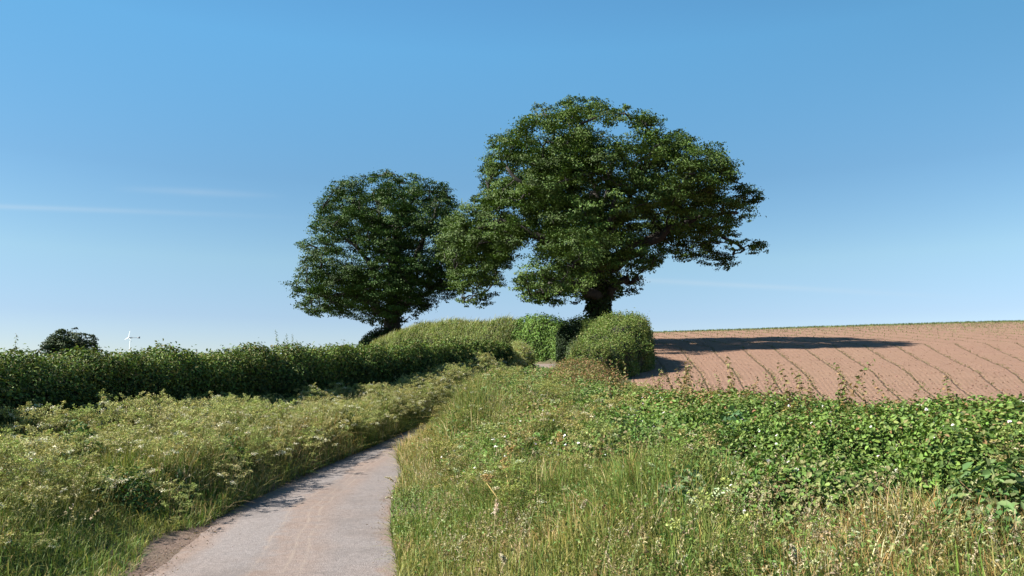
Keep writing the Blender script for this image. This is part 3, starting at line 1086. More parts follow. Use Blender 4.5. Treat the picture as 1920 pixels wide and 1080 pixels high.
GREEN = [(.09, .165, .032), (.12, .20, .043), (.07, .13, .025), (.155, .21, .06)]
OLIVE = [(.18, .20, .06), (.23, .23, .08), (.14, .17, .045), (.21, .21, .065)]
STRAW = [(.36, .30, .14), (.42, .36, .19), (.29, .23, .10), (.47, .41, .25)]
RUST = [(.24, .16, .06), (.27, .20, .075), (.20, .14, .05)]


def panicles(g, P, h, lean, phi, col, n_sp=14, ln=.16, sz=.014):
    """flowering grass stems: thin stalk with a feathery nodding head"""
    n = len(P)
    dirv = np.stack([np.cos(phi), np.sin(phi), np.zeros(n)], 1)
    blades(g, P, h, np.full(n, .0035), lean, phi, col * .9, col)
    top = P + dirv * (h * lean)[:, None]
    top[:, 2] += h * (1 - .42 * np.minimum(lean, 1.5))
    tt_ = rng.random((n, n_sp))
    tang = unit(dirv * lean[:, None] * 1.6 + np.array([0, 0, .7]))
    L2 = ln * (.7 + .6 * rng.random(n))
    q = top[:, None] + tang[:, None] * (tt_ * L2[:, None])[..., None] - tang[:, None] * (L2 * .5)[:, None, None]
    q = q + rng.normal(size=q.shape) * (.010 * (1.2 - tt_))[..., None]
    q = q.reshape(-1, 3)
    c = np.repeat(col, n_sp, 0) * (1 + .12 * rng.normal(size=(n * n_sp, 1)))
    leaves(g, q, np.tile([0, 0, 1.0], (len(q), 1)), sz * 1.9 * (.7 + .6 * rng.random(len(q))), c, .38, 1.4)


def vis_keep(x, d, pad=.10):
    return (np.abs(x / np.maximum(d, .1)) < .70 + pad) & (d > 0)


# ---- right verge
def right_verge(n, d0, d1, power):
    d = d0 + (d1 - d0) * rng.random(n) ** power
    cx = np.interp(d, [5.6, 7.2, 8.6, 10, 11.6, 14, 17, 20.5, 24, 29, 36, 45], [5.4, 4.85, 4.4, 3.9, 3.3, 2.6, 1.7, 1.3, 2.0, 3.0, 4.0, 4.2])
    cx = np.where(d < 7.2, cx + 1.0, cx)
    x0 = eR(d) - .06 - .34 * smooth(13, 16, d) * smooth(30, 24, d)
    t = rng.random(n)
    x = x0 + (cx - x0) * t
    return x, d, t


def right_tone(x, d, t):
    """what grows where: 0 green, 1 olive, 2 straw, 3 rust"""
    a = vnoise(x, d * .6, .9, 1)
    b = vnoise(x, d * .6, .45, 2)
    c = vnoise(x, d * .5, 1.6, 3)
    straw = .75 * smooth(.52, .78, a * .35 + b * .65) + .9 * smooth(.35, .1, t) * smooth(11, 14, d) * smooth(26, 20, d)
    rust = smooth(.58, .75, c * .7 + b * .3 + .10 * smooth(12, 18, d))
    green = smooth(.50, .70, 1 - a + .12 * (1 - t) * smooth(12, 7, d))
    return green, straw, rust


def grass_field(g, x, d, t, tone, hgt, wid, lean0=.25):
    n = len(x)
    green, straw, rust = tone(x, d, t)
    green = .3 + .7 * green
    r = rng.random(n)
    kind = np.where(r < .48 * straw, 2, np.where(r < .48 * straw + .25 * rust, 3, np.where(r < .48 * straw + .25 * rust + .62 * green, 0, 1)))
    col = np.zeros((n, 3))
    for k, pal in enumerate((GREEN, OLIVE, STRAW, RUST)):
        m_ = kind == k
        col[m_] = pick(pal, int(m_.sum()), .16)
    col *= (.85 + .3 * vnoise(x, d, .35, 6))[:, None]
    tip = col * np.array([1.5, 1.28, 1.15])
    P = np.stack([x, d, H(x, d) - .02], 1)
    lean = np.abs(lean0 + .15 + .6 * rng.normal(size=n))
    phi = rng.normal(size=n) * 1.4 + np.where(rng.random(n) < .6, np.pi * .95, 0)
    blades(g, P, hgt, wid, lean, phi, col, tip)
    return kind, P


g = G()
for n, d0, d1, pw in ((88000, 4.0, 9.5, .8), (52000, 9.5, 20, .8), (22000, 20, 46, .8)):
    x, d, t = right_verge(n, d0, d1, pw)
    k = vis_keep(x, d)
    x, d, t = x[k], d[k], t[k]
    n = len(x)
    hmax = (.19 + .09 * smooth(13, 16, d) * smooth(30, 24, d) + .24 * smooth(0, .3, t) * (.25 + 2.0 * vnoise(x, d, .7, 4) ** 1.4) + .10 * smooth(9, 14, d) + .05 * smooth(13, 18, d) * smooth(34, 26, d)) * (1 - .62 * smooth(.3, .7, t))
    near = 1 + .055 * np.clip(d - 8, 0, 40)
    grass_field(g, x, d, t, right_tone, hmax * (.45 + .75 * rng.random(n)), (.0045 + .005 * rng.random(n)) * near)
for n, d0, d1, pw in ((3400, 4.0, 9.5, .85), (4400, 9.5, 20, .9), (900, 20, 40, .8)):
    x, d, t = right_verge(n, d0, d1, pw)
    k = vis_keep(x, d) & (t > .06) & (vnoise(x, d * .7, .8, 21) > .36)
    x, d, t = x[k], d[k], t[k]
    n = len(x)
    panicles(g, np.stack([x, d, H(x, d)], 1), (.24 + .26 * rng.random(n)) * (.75 + .35 * smooth(0, .4, t)) * (1 - .55 * smooth(.5, .85, t)), .15 + .4 * rng.random(n), rng.normal(size=n) * 1.2,
             pick([(.36, .31, .17), (.30, .24, .12), (.42, .38, .24), (.24, .18, .09)], n, .12), 16, .13, .012)
# broad leaves and herb tufts low in the grass
n = 80000
x, d, t = right_verge(n, 4.0, 24, .9)
k = vis_keep(x, d) & (rng.random(n) < .25 + .75 * smooth(.8, .35, vnoise(x, d * .6, .9, 1)))
x, d, t = x[k], d[k], t[k]
n = len(x)
leaves(g, np.stack([x, d, H(x, d) + .06 + (.10 + .28 * smooth(0, .4, t)) * rng.random(n)], 1), np.tile([-.4, -.3, .8], (n, 1)), .020 + .026 * rng.random(n) ** 1.5, pick([(.085, .16, .032), (.12, .19, .045), (.16, .21, .06), (.2, .21, .08)], n), .55, .8)
# leafy tangle of bindweed, vetch and bramble runners over the upper bank
n = 90000
x, d, t = right_verge(n, 7.0, 23, .95)
x = x + .5 * smooth(.8, 1, t)
k = vis_keep(x, d) & (rng.random(n) < smooth(.22, .5, t + .5 * (vnoise(x, d * .7, .9, 71) - .5)) * (.25 + .75 * smooth(.35, .6, vnoise(x, d * .7, .55, 72))))
x, d, t = x[k], d[k], t[k]
n = len(x)
hz_ = .06 + (.08 + .62 * vnoise(x, d, .6, 73) ** 1.5) * rng.random(n) ** .7
pc_ = pick([(.085, .155, .032), (.115, .185, .042), (.15, .2, .055), (.07, .125, .027)], n)
rs_ = rng.random(n) < .10 + .35 * smooth(.45, .7, vnoise(x, d * .6, 1.1, 74)) * smooth(8, 14, d)
pc_[rs_] = pick([(.2, .14, .06), (.23, .19, .08), (.17, .16, .055)], int(rs_.sum()))
ovate(g, np.stack([x, d, H(x, d) + hz_], 1), np.tile([-.35, -.35, .8], (n, 1)), (.030 + .022 * rng.random(n)) * (1 + .03 * (d - 8)), pc_, .65, .6, .1)
tag(g.build('verge_grass', M_GRASS), 'long mixed green and straw grass covering the right verge and bank', 'grass', None, 'stuff')


# ---- left verge
def left_verge(n, d0, d1, power):
    d = d0 + (d1 - d0) * rng.random(n) ** power
    t = rng.random(n)
    x0 = eL(d) + .06 - .27 * smooth(10.2, 8.6, d) * (.5 + vnoise(d, d * 0, .7, 61))
    x1 = left_hedge_x(d) + .55
    return x0 + (x1 - x0) * t, d, t


def left_tone(x, d, t):
    a = vnoise(x, d * .6, .9, 31)
    green = smooth(.42, .7, a + .35 * smooth(.55, .1, t) * smooth(12, 9, d))
    straw = smooth(.55, .8, vnoise(x, d * .6, .6, 32) + .08)
    return green, straw * .7, smooth(.68, .8, vnoise(x, d * .5, 1.2, 33)) * .6


g = G()
for n, d0, d1, pw in ((70000, 4.3, 12, .85), (62000, 12, 26, .8), (24000, 26, 46, .8)):
    x, d, t = left_verge(n, d0, d1, pw)
    k = vis_keep(x, d)
    x, d, t = x[k], d[k], t[k]
    n = len(x)
    edge = .16 + .10 * smooth(0, .25, t) + .24 * smooth(9.0, 11, d)
    hmax = edge + .16 * smooth(0, .7, t) * (.6 + .8 * vnoise(x, d, .8, 34)) - .12 * smooth(.25, .5, t)
    near = 1 + .055 * np.clip(d - 8, 0, 40)
    grass_field(g, x, d, t, left_tone, hmax * (.5 + .7 * rng.random(n)), (.0045 + .005 * rng.random(n)) * near, .3)
n = 5600
x, d, t = left_verge(n, 5, 38, .9)
k = vis_keep(x, d) & (t > .12)
x, d, t = x[k], d[k], t[k]
n = len(x)
panicles(g, np.stack([x, d, H(x, d)], 1), .35 + .3 * rng.random(n), .15 + .35 * rng.random(n), rng.normal(size=n) * 1.2, pick([(.40, .37, .2), (.34, .33, .16), (.46, .43, .28)], n, .12), 12, .15, .013)
tag(g.build('verge_grass', M_GRASS), 'green and olive grass along the foot of the left hedge', 'grass', None, 'stuff')


# ---- cow parsley gone to seed
SEEDC0 = [(.42, .41, .18), (.35, .36, .14), (.47, .45, .24), (.28, .31, .10)]
WHITE = [(.72, .70, .56), (.66, .64, .48)]


def umbel(g, c, r, col, n_ray=11, big=1.0):
    an = np.arange(n_ray) * 2.4
    rr = r * np.sqrt((np.arange(n_ray) + .6) / n_ray)
    tips = c + np.stack([np.cos(an) * rr, np.sin(an) * rr, r * .55 + .25 * (r - rr) + .01 * rng.normal(size=n_ray)], 1)
    tilt = rng.normal(size=2) * .55
    tips[:, 2] += (tips[:, :2] - c[:2]) @ tilt
    dv = tips - c
    side = unit(np.cross(dv, np.array([.3, .2, 1.0]))) * .0013 * big
    V = np.stack([c + side * 0 - side, c + side, tips + side, tips - side], 1)
    g.add(V, [(0, 1, 2, 3)], np.tile(np.array([.26, .27, .09]), (n_ray, 1)))
    k = 4
    q = (tips[:, None] + rng.normal(size=(n_ray, k, 3)) * np.array([.012, .012, .011]) * big * (r / .06)).reshape(-1, 3)
    leaves(g, q, np.tile([0, 0, 1.0], (len(q), 1)), (.018 + .016 * rng.random(len(q))) * big, pick(col, len(q), .2), .6, .9)


def feather(g, base, az, ln, col):
    """ferny divided leaf"""
    t = np.linspace(.15, 1, 9)
    ax = np.array([math.cos(az), math.sin(az), .45])
    for s_ in (-1, 0, 1):
        k = len(t)
        sd = np.array([-math.sin(az), math.cos(az), 0]) * s_
        for rr in (.35, .75, 1.0):
            if s_ == 0 and rr < 1:
                continue
            q = base + ax * (t * ln)[:, None] + sd * (rr * .42 * ln * (1.1 - t))[:, None] - np.array([0, 0, .35]) * (t ** 2 * ln)[:, None]
            leaves(g, q, np.tile([0, 0, 1.0], (k, 1)), ln * .16 * (1.2 - .6 * t), pick(col, k, .12), .5, .45)


def parsley_geo(seed, h=1.0):
    """stem, leaf and flower_head geometry of one plant"""
    global rng
    keep = rng
    rng = np.random.default_rng(seed)
    stem, lv, hd = G(), [], []
    hue = np.array([(1, 1, 1), (.82, .95, .75), (1.08, 1.0, 1.12), (.95, .86, .72), (.75, .92, .62), (1.12, 1.08, 1.0), (.9, .95, .8)])[seed % 7]
    SEEDC = [tuple(np.array(c) * hue) for c in SEEDC0]
    t = np.linspace(0, 1, 6)
    b = rng.normal(size=2) * .16
    main = np.stack([b[0] * t ** 1.5, b[1] * t ** 1.5, h * t * .97], 1)
    tube(stem, main, np.linspace(.0055, .003, 6), (.24, .24, .08), 4)
    tops = [(main[-1], .085)]
    for k in range(5):
        f = .38 + .11 * k
        s0 = np.array([np.interp(f, t, main[:, j]) for j in range(3)])
        az = k * 2.4 + rng.random()
        ln = (.44 - .05 * k) * h
        e = s0 + np.array([math.cos(az) * ln * .55, math.sin(az) * ln * .55, ln * .85])
        m_ = (s0 + e) / 2 + np.array([math.cos(az), math.sin(az), -.3]) * .06
        tube(stem, np.array([s0, m_, e]), [.0035, .003, .002], (.24, .24, .08), 3)
        tops.append((e, .055 + .03 * rng.random()))
        e2 = m_ + np.array([math.cos(az + 1) * .12, math.sin(az + 1) * .12, .2 * h])
        tube(stem, np.array([m_, e2]), [.0025, .0018], (.24, .24, .08), 3)
        tops.append((e2, .045))
    for i, (c, r) in enumerate(tops):
        g_ = G()
        umbel(g_, c, r, WHITE if rng.random() < .05 else SEEDC)
        hd.append(g_)
    for k in range(4):
        g_ = G()
        f = .12 + .16 * k
        s0 = np.array([np.interp(f, t, main[:, j]) for j in range(3)])
        feather(g_, s0, k * 2.1 + rng.random(), .26 - .03 * k, [(.14, .19, .05), (.2, .22, .07), (.24, .22, .08)])
        lv.append(g_)
    rng = keep
    return stem, lv, hd


def merge(gs):
    o = G()
    for q in gs:
        for V_, L_, S_, C_ in zip(q.V, q.L, q.S, q.C):
            pass
        V_ = np.concatenate(q.V)
        o.V.append(V_)
        o.C.append(np.concatenate(q.C))
        o.L.append(np.concatenate(q.L) + o.n)
        o.S.append(np.concatenate(q.S))
        o.n += len(V_)
    return o


NV = 7
geos = [parsley_geo(100 + i) for i in range(NV)]
n = 1750
x, d, t = left_verge(n, 4.6, 44, 1.0)
dens = np.where(t < .22, np.where(d > 9.8, .8, .5), 1.0) * np.clip(1.15 - .006 * d, .4, 1)
k = vis_keep(x, d, .06) & (rng.random(n) < dens) & (~((d < 9) & (t < .12)))
x, d, t = x[k], d[k], t[k]
o_ = np.argsort(d)
x, d, t = x[o_], d[o_], t[o_]
hts = np.interp(d, [5, 9, 12, 16, 21, 28, 40], [.60, .72, .74, .60, .60, .74, .95]) * (.68 + .32 * np.maximum(smooth(.05, .6, t), .8 * smooth(10, 11, d))) * (.42 + .72 * vnoise(x, d, 1.0, 37) + .34 * rng.random(len(x)))
P = np.stack([x, d, H(x, d) - .02], 1)
N_IND, N_PARTS = 240, 90
GRP = 'cow parsley gone to seed along the left verge'
LAB = 'cow parsley gone to seed with pale flat heads on the left verge'
protos, flat = [], []
for i in range(NV):
    stem, lv, hd = geos[i]
    root = empty('cow_parsley', (0, 0, 0))
    stem.build('stem', M_SEED, root)
    for q in lv:
        q.build('leaf', M_GRASS, root)
    for q in hd:
        q.build('flower_head', M_SEED, root)
    tag(root, LAB, 'cow parsley', GRP)
    protos.append(root)
    flat.append(merge([stem] + lv + hd))
flat_obj = [f.build('cow_parsley', M_SEED) for f in flat]
used_flat = [False] * NV
for i in range(min(N_IND, len(P))):
    v = i % NV
    if i < N_PARTS:
        if i < NV:
            r_ = protos[v]
        else:
            r_ = protos[v].copy()
            COL.objects.link(r_)
            for c in protos[v].children:
                c2 = c.copy()
                COL.objects.link(c2)
                c2.parent = r_
    else:
        if not used_flat[v]:
            r_ = flat_obj[v]
            used_flat[v] = True
        else:
            r_ = flat_obj[v].copy()
            COL.objects.link(r_)
        tag(r_, LAB, 'cow parsley', GRP)
    r_.location = P[i]
    r_.scale = (hts[i] ** .5,) * 2 + (hts[i],)
    r_.rotation_euler = (rng.normal() * .08, rng.normal() * .08, rng.random() * 6.28)
g = G()
fv = [(np.concatenate(f.V), np.concatenate(f.L), np.concatenate(f.S), np.concatenate(f.C)) for f in flat]


def bake(g, i, p, h, grow=1.0, tint=1.0):
    V_, L_, S_, C_ = fv[i % NV]
    a = rng.random() * 6.28
    ca, sa = math.cos(a), math.sin(a)
    s = h ** .5 * grow
    W = np.stack([(V_[:, 0] * ca - V_[:, 1] * sa) * s, (V_[:, 0] * sa + V_[:, 1] * ca) * s, V_[:, 2] * h], 1) + p
    g.V.append(W)
    g.C.append(C_ * tint)
    g.L.append(L_ + g.n)
    g.S.append(S_)
    g.n += len(W)


for i in range(N_IND, len(P)):
    bake(g, i, P[i], hts[i])
tag(g.build('cow_parsley_drift', M_SEED), 'far drift of pale cow parsley thinning towards the end of the left hedge', 'cow parsley', None, 'stuff')

# brown seeding umbels in the right verge (too thick to count)
g = G()
x, d, t = right_verge(620, 4.6, 24, .85)
k = vis_keep(x, d) & (t > .12) & (vnoise(x, d * .6, .9, 41) > .40)
for i, (xx, dd) in enumerate(zip(x[k], d[k])):
    bake(g, i, np.array([xx, dd, float(H(xx, dd)) - .02]), .36 + .36 * rng.random() * (1 - .4 * float(smooth(.5, .9, t[k][i]))), 1.05, np.array([[.74, .78, .70], [.80, .72, .60], [.62, .72, .55], [.86, .80, .72]][i % 4]))
tag(g.build('dry_umbels', M_SEED), 'brown dried umbels mixed through the right verge grass', 'dry flowers', None, 'stuff')

# ------------------------------------------------------------------ brambles and broad-leaved plants on the right bank
def leafy_patch(name, label, cat, c, rad, n, leaf, pal, hgt, flowers=0, aspect=.75):
    z0 = float(H(c[0], c[1]))
    root = empty(name, (c[0], c[1], z0))
    tag(root, label, cat)
    an, rr = rng.random(n) * 6.28, np.sqrt(rng.random(n))
    x, y = c[0] + np.cos(an) * rr * rad[0], c[1] + np.sin(an) * rr * rad[1]
    dome = np.sqrt(np.clip(1 - rr ** 2, 0.02, 1))
    z = H(x, y) + hgt * dome * (.45 + .6 * rng.random(n)) * (.7 + .6 * vnoise(x, y, .25, 12))
    N = np.stack([np.cos(an) * rr, np.sin(an) * rr, .9 + 0 * an], 1)
    O = np.array([c[0], c[1], z0])
    g = G()
    ovate(g, np.stack([x, y, z], 1) - O, N, leaf * (.6 + .7 * rng.random(n)), pick(pal, n, .15), aspect, .5, .2, .12)
    g.build('foliage', M_LEAF, root)
    g = G()
    for i in range(14):
        q = rng.integers(0, n)
        e = np.array([x[q], y[q], z[q]]) - O
        s0 = np.array([e[0] * .3, e[1] * .3, float(H(c[0] + e[0] * .3, c[1] + e[1] * .3)) - z0])
        m_ = (s0 + e) / 2 + np.array([0, 0, .1])
        tube(g, np.array([s0, m_, e]), [.006, .005, .003], (.15, .10, .05), 4)
    g.build('stems', M_SEED, root)
    if flowers:
        q = rng.choice(n, flowers)
        g = G()
        for _ in range(3):
            leaves(g, np.stack([x, y, z + .03], 1)[q] - O + rng.normal(size=(flowers, 3)) * .006, N[q], .03 + .012 * rng.random(flowers), pick([(.78, .75, .75)], flowers, .04), .9, .3, 0, .04)
        g.build('blossom', M_SEED, root)
    return root


def on_ground(px, py, lift=0.0):
    a, b = ray(px, py)
    d = np.linspace(3, 60, 6000)
    z = CAM_Z + b * d
    i = int(np.argmax(z < H(a * d, d) + lift))
    return float(a * d[i]), float(d[i])


BR = [(.09, .17, .034), (.12, .21, .042), (.07, .135, .027), (.16, .23, .06)]
for (px, py, rx, ry, nn, lf, lab) in ((1130, 840, .9, 1.3, 4200, .048, 'leafy bramble sprawling over the grass below the middle of the wild hedge'),
                                      (1330, 880, .8, .8, 3600, .048, 'bramble spilling from the wild hedge foot around the sycamore sapling'),
                                      (1560, 935, .9, .5, 3000, .048, 'bramble runners at the foot of the wild hedge in the right of the photo'),
                                      (880, 850, .6, 1.1, 2200, .042, 'low green bramble and bindweed near the lane edge left of mid bank')):
    leafy_patch('bramble', lab, 'bramble', on_ground(px, py, .2), (rx, ry), int(nn * 1.25), lf, [(.09, .16, .034), (.12, .195, .042), (.07, .125, .027), (.16, .20, .06), (.19, .19, .08)], .55, 18)
for (px, py, rx, ry, nn, hh_, lab) in ((395, 800, .5, .5, 900, .7, 'dark nettle clump among pale cow parsley beside the left hedge'), (150, 850, .5, .5, 900, .6, 'dark nettles at the left of the photo among the cow parsley'),
                                       (445, 850, .4, .5, 700, .5, 'green nettle tuft in the middle of the left verge slope'), (700, 745, .5, .9, 900, .8, 'dark green nettles at the lane edge on the bend'),
                                       (235, 905, .45, .4, 700, .45, 'blue green tuft of nettles low on the left verge near the bare soil')):
    leafy_patch('nettle', lab, 'nettles', on_ground(px, py, .3), (rx, ry), nn, .065, [(.06, .115, .03), (.08, .145, .04), (.05, .09, .025)], hh_, 0, .5)
leafy_patch('bramble', 'bright green bramble patch with white blossom in the middle of the right bank', 'bramble', on_ground(960, 830, .25), (.75, 1.9), 3600, .055, BR, .42, 40)
leafy_patch('bramble', 'rambling bramble high on the bank where the lane disappears from view', 'bramble', on_ground(1030, 775, .25), (1.1, 2.6), 5200, .05, [(.12, .18, .036), (.16, .2, .05), (.19, .17, .07), (.10, .15, .03), (.24, .18, .09)], .5, 40)
leafy_patch('bramble', 'bramble patch below the wild hedge left of the dark sycamore leaves', 'bramble', on_ground(1190, 800, .3), (.85, 1.6), 3800, .055, BR, .5, 50)
leafy_patch('sycamore_sapling', 'blue green sycamore sapling with large leaves growing out of the wild hedge', 'sapling', at(1395, 830, 9.2)[:2], (.36, .36), 360, .078, [(.08, .15, .06), (.105, .18, .075), (.06, .115, .045)], .72, 0, .9)
leafy_patch('burdock', 'clump of broad blue green burdock leaves in the middle of the right verge', 'burdock', on_ground(1280, 905, .2), (.26, .3), 90, .105, [(.09, .15, .065), (.12, .18, .08)], .3, 0, .8)
leafy_patch('burdock', 'broad dull green burdock leaves at the right edge of the photo', 'burdock', on_ground(1890, 960, .2), (.5, .5), 700, .075, [(.07, .13, .04), (.095, .16, .05), (.12, .16, .06)], .5, 0, .6)
leafy_patch('dock', 'dock leaves at the grass edge of the lane on the left', 'dock', on_ground(345, 905, .1), (.2, .25), 60, .11, [(.10, .17, .06), (.13, .2, .08)], .25, 0, .45)

# dry stalks and tall seed heads standing out of the right verge
stalks = [((945, 900), (960, 845), 'dry yellow stalk standing beside the bramble patch'), ((955, 950), (948, 880), 'thin tan stalk leaning left above pale straw grass'),
          ((1038, 885), (1048, 830), 'pale grey dry stem forking upwards in mid verge'), ((960, 965), (912, 905), 'long yellow stalk leaning far left across the verge'),
          ((1092, 880), (1122, 842), 'dry yellow stalk leaning right below the bramble'), ((1118, 935), (1074, 915), 'dark brown dead stem lying low across the grass'),
          ((1108, 920), (1128, 890), 'short straw stalk leaning right near the burdock')]
for (p0, p1, lab) in stalks:
    x0, d0 = on_ground(*p0, .12)
    e = np.array(at(p1[0], p1[1], d0 - .05))
    b = np.array([x0, d0, float(H(x0, d0))])
    root = empty('dry_stalk', b)
    tag(root, lab, 'dry stalk')
    g = G()
    dark = 'dark' in lab
    c = (.10, .06, .03) if dark else ((.5, .47, .4) if 'grey' in lab else (.55, .42, .17))
    m_ = (b + e) / 2 + np.array([.02, 0, .02])
    tube(g, np.array([b, m_, e]) - b, [.008, .007, .004], c, 5)
    for q in range(3):
        s_ = m_ * (.6 - .25 * q) + e * (.4 + .25 * q)
        tube(g, np.array([s_, s_ + np.array([rng.normal() * .07, rng.normal() * .05, .10])]) - b, [.003, .002], c, 3)
    g.build('stem', M_SEED, root)
    if not dark:
        g = G()
        for q in range(3):
            umbel(g, e - b + rng.normal(size=3) * .02, .05, [(.36, .24, .10), (.42, .30, .14)], 9)
        g.build('seed_head', M_SEED, root)


def plume(px, py, lean_px, h, label, wide, col, name='grass_plume'):
    x0, d0 = on_ground(px, py, 0.15)
    b = np.array([x0, d0, float(H(x0, d0))])
    e = np.array(at(px + lean_px[0], py + lean_px[1], d0))
    root = empty(name, b)
    tag(root, label, 'grass plume')
    g = G()
    t = np.linspace(0, 1, 8)[:, None]
    m_ = (b * .5 + e * .5) + np.array([0, 0, .12])
    c = (1 - t) ** 2 * b + 2 * t * (1 - t) * m_ + t ** 2 * e
    tube(g, c - b, np.linspace(.004, .002, 8), (.5, .44, .25), 4)
    g.build('stem', M_SEED, root)
    g = G()
    k = 240
    q = .5 + .5 * rng.random(k)
    pc = np.stack([np.interp(q, t[:, 0], c[:, j]) for j in range(3)], 1) + rng.normal(size=(k, 3)) * wide * (1.15 - q)[:, None]
    leaves(g, pc - b, np.tile([0, 0, 1.0], (k, 1)), .016 + .014 * rng.random(k), pick(col, k, .1), .35, 1.3)
    g.build('seed_head', M_SEED, root)


PALE = [(.62, .55, .40), (.70, .63, .48), (.55, .47, .32)]
plume(1500, 1075, (-16, -52), .5, 'large pale cream grass plume in the bottom right grass', .02, PALE)
plume(925, 990, (8, -55), .5, 'pale pinkish feathery plume leaning right in the right verge', .022, [(.66, .54, .42), (.72, .6, .5)])
plume(752, 905, (-30, -10), .3, 'nodding cream grass head overhanging the right lane edge', .014, PALE)
plume(748, 935, (-24, -2), .3, 'short cream grass head overhanging the lane below another', .012, PALE)
plume(1085, 960, (15, -22), .4, 'cream grass head arching right in mid verge', .016, PALE)
plume(958, 1065, (-22, -25), .4, 'pair of cream grass heads low beside the bottom of the lane verge', .018, PALE)

# ------------------------------------------------------------------ crop seedlings on the field
P, hh, cc = [], [], []
for k in range(4, 26):
    u0 = (k + .5) * 1.43
    d = np.arange(14, 88, .12)
    d = d + rng.normal(size=len(d)) * .06
    x = u0 * row_w(d) + rng.normal(size=len(d)) * .05
    pr = .30 + .5 * vnoise(x, d, 5, 50) + .3 * smooth(40, 70, d)
    k_ = (x > field_left(d) + .6) & (rng.random(len(d)) < pr) & vis_keep(x, d, .06)
    P.append(np.stack([x[k_], d[k_], fz(x[k_], d[k_])], 1))
P = np.concatenate(P)
P = np.repeat(P, 3, 0) + rng.normal(size=(len(P) * 3, 3)) * np.array([.035, .05, 0])
n = len(P)
g = G()
blades(g, P, .03 + .05 * rng.random(n), .012 + .014 * rng.random(n), .4 + .6 * rng.random(n), rng.random(n) * 6.28, pick([(.15, .13, .055), (.19, .16, .075), (.11, .11, .04)], n))
# weeds thickening towards the crest, and a green fringe along it
n = 17000
d = 52 + 40 * rng.random(n) ** .7
x = field_left(d) + 1 + rng.random(n) ** .8 * 62
k_ = vis_keep(x, d, .05) & (rng.random(n) < .15 + .85 * smooth(60, 90, d + .25 * x) * (.35 + vnoise(x, d, 4, 51))) & (x < field_left(d) + 130)
x, d = x[k_], d[k_]
n = len(x)
blades(g, np.stack([x, d, fz(x, d)], 1), .08 + .10 * rng.random(n), .03 + .02 * rng.random(n), .2 + .5 * rng.random(n), rng.random(n) * 6.28, pick([(.14, .16, .055), (.19, .19, .08), (.11, .14, .045)], n))
n = 9000
d = 84 + 7 * rng.random(n)
x = 9 + 62 * rng.random(n)
blades(g, np.stack([x, d, fz(x, d)], 1), .16 + .16 * rng.random(n), .05 + .03 * rng.random(n), .2 + .3 * rng.random(n), rng.random(n) * 6.28, pick([(.08, .12, .04), (.11, .14, .05)], n))
tag(g.build('crop_seedlings', M_GRASS), 'thin green seedlings in rows on the red field, thicker along the crest', 'seedlings', None, 'stuff')

# clods and grit on the field and at the lane edges
ico = np.array([(0, 0, 1), (.9, 0, .1), (-.3, .85, .1), (-.5, -.75, .15), (.2, -.1, -.7), (.3, .6, .5)], float)
icf = [(0, 1, 5), (0, 5, 2), (0, 2, 3), (0, 3, 1), (1, 4, 2), (1, 2, 5), (2, 4, 3), (3, 4, 1)]


def clods(g, P, s, col):
    n = len(P)
    a = rng.random(n) * 6.28
    ca, sa = np.cos(a)[:, None], np.sin(a)[:, None]
    V_ = np.stack([ico[None, :, 0] * ca - ico[None, :, 1] * sa, ico[None, :, 0] * sa + ico[None, :, 1] * ca, np.repeat(ico[None, :, 2], n, 0) * .7], -1)
    g.add(P[:, None] + V_ * s[:, None, None], icf, col)


n = 5200
d = 13 + 45 * rng.random(n) ** .9
x = field_left(d) + .3 + rng.random(n) * (.72 * d)
k_ = vis_keep(x, d)
x, d = x[k_], d[k_]
n = len(x)
g = G()
clods(g, np.stack([x, d, fz(x, d) + .008], 1), .012 + .035 * rng.random(n) ** 3, pick([(.23, .135, .095), (.19, .11, .075), (.29, .185, .135)], n))
tag(g.build('soil_clods', M_SEED), 'loose red clods scattered over the ploughed field', 'soil', None, 'stuff')
g = G()
n = 5200
d = 5.5 + 18 * rng.random(n) ** 1.3
side = rng.random(n) < .55
off = np.abs(rng.normal(size=n)) * .17
x = np.where(side, eL(d) + off - .12, eR(d) - off + .1)
mid_ = rng.random(n) < .25
x = np.where(mid_, eL(d) + (eR(d) - eL(d)) * (.5 + .12 * rng.normal(size=n)), x)
clods(g, np.stack([x, d, np.maximum(zl(d) + .018, H(x, d) + .005)], 1), .003 + .010 * rng.random(n) ** 3, pick([(.2, .14, .105), (.26, .2, .165), (.14, .095, .07)], n))
m_l = 1500
dl_ = 5.5 + 17 * rng.random(m_l) ** 1.3
sd_ = rng.random(m_l) < .55
of_ = np.abs(rng.normal(size=m_l)) * .13 - .05
of_ *= -1 + 2 * (rng.random(m_l) < .6)
xl_ = np.where(sd_, eL(dl_) + of_, eR(dl_) - of_)
leaves(g, np.stack([xl_, dl_, np.maximum(zl(dl_) + .03, H(xl_, dl_) + .012)], 1), np.tile([0, 0, 1.0], (m_l, 1)), .012 + .03 * rng.random(m_l) ** 2, pick([(.22, .165, .105), (.26, .2, .125), (.17, .13, .085)], m_l), .16, .2)
tag(g.build('lane_grit', M_SEED), 'loose reddish grit and crumbs of soil along the lane edges', 'grit', None, 'stuff')

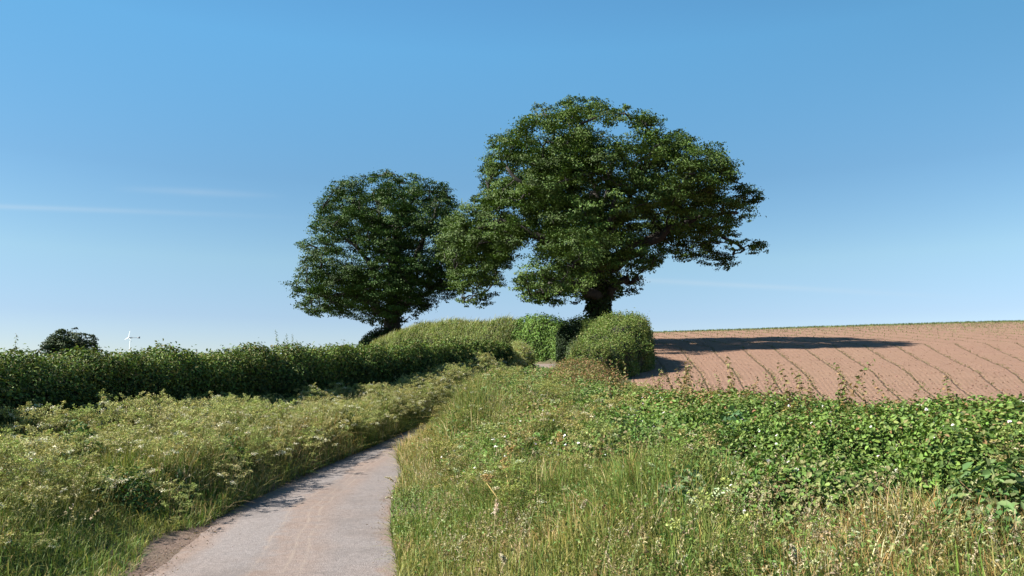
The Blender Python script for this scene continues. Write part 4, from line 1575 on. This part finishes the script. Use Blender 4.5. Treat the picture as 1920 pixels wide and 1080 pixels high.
# ------------------------------------------------------------------ small wind turbine far beyond the left hedge
hx, hy, hz = at(244, 633, 150)
tb = float(H(hx, hy))
root = empty('wind_turbine', (hx, hy, tb))
tag(root, 'small white three bladed wind turbine with a dark tail beyond the left hedge', 'wind turbine')
hz -= tb
g = G()
tube(g, [(0, 0, -.2), (0, 0, hz * .5), (0, 0, hz - .15)], [.06, .04, .03], (.8, .8, .8), 10)
g.build('mast', M_WHITE, root, True)
ya = R(28)                                   # rotor turned a little to the left of the camera
ax = np.array([-math.cos(ya) * .55, -math.sin(R(60)), 0])
ax = ax / np.linalg.norm(ax)
sd = np.array([-ax[1], ax[0], 0])
if sd[0] < 0:
    sd = -sd
hub = np.array([0, 0, hz])
g = G()
tube(g, [hub + ax * .42, hub + ax * .34, hub + ax * .1, hub - ax * .45], [.05, .14, .17, .12], (.8, .8, .8), 10)
g.build('nacelle', M_WHITE, root, True)
for k in range(3):
    a = R(12 + 120 * k)
    dv = sd * math.sin(a) + np.array([0, 0, math.cos(a)])
    ch_ = np.cross(ax, dv)
    V_ = []
    prof = [(.08, .10), (.3, .17), (.8, .13), (1.35, .06)]
    for r_, c_ in prof:
        tw_ = .35 * (1 - r_ / 1.4)
        cd = ch_ * math.cos(tw_) + ax * math.sin(tw_)
        th2 = np.cross(dv, cd) * .018
        b_ = hub + ax * .3 + dv * r_
        V_ += [b_ - cd * c_ * .5, b_ + th2, b_ + cd * c_ * .5, b_ - th2]
    F_ = []
    for i in range(3):
        for j in range(4):
            F_.append((i * 4 + j, i * 4 + (j + 1) % 4, (i + 1) * 4 + (j + 1) % 4, (i + 1) * 4 + j))
    F_ += [(3, 2, 1, 0), (12, 13, 14, 15)]
    g = G()
    g.add(np.array(V_), F_, (.8, .8, .8))
    g.build('blade', M_WHITE, root)
g = G()
td = np.array([.93, .36, 0])
tube(g, [hub, hub + td * .8, hub + td * 1.5], [.045, .035, .03], (.2, .2, .2), 6)
c0, c1 = hub + td * 1.25, hub + td * 1.75
nn = np.array([-td[1], td[0], 0]) * .012
up = np.array([0, 0, 1])
Vt = [c0 - up * .05, c1 - up * .16, c1 + up * .28, c0 + up * .06]
g.add(np.array([v + nn for v in Vt] + [v - nn for v in Vt]), [(0, 1, 2, 3), (7, 6, 5, 4), (0, 4, 5, 1), (1, 5, 6, 2), (2, 6, 7, 3), (3, 7, 4, 0)], (.2, .2, .2))
g.build('tail_vane', M_GREY, root)
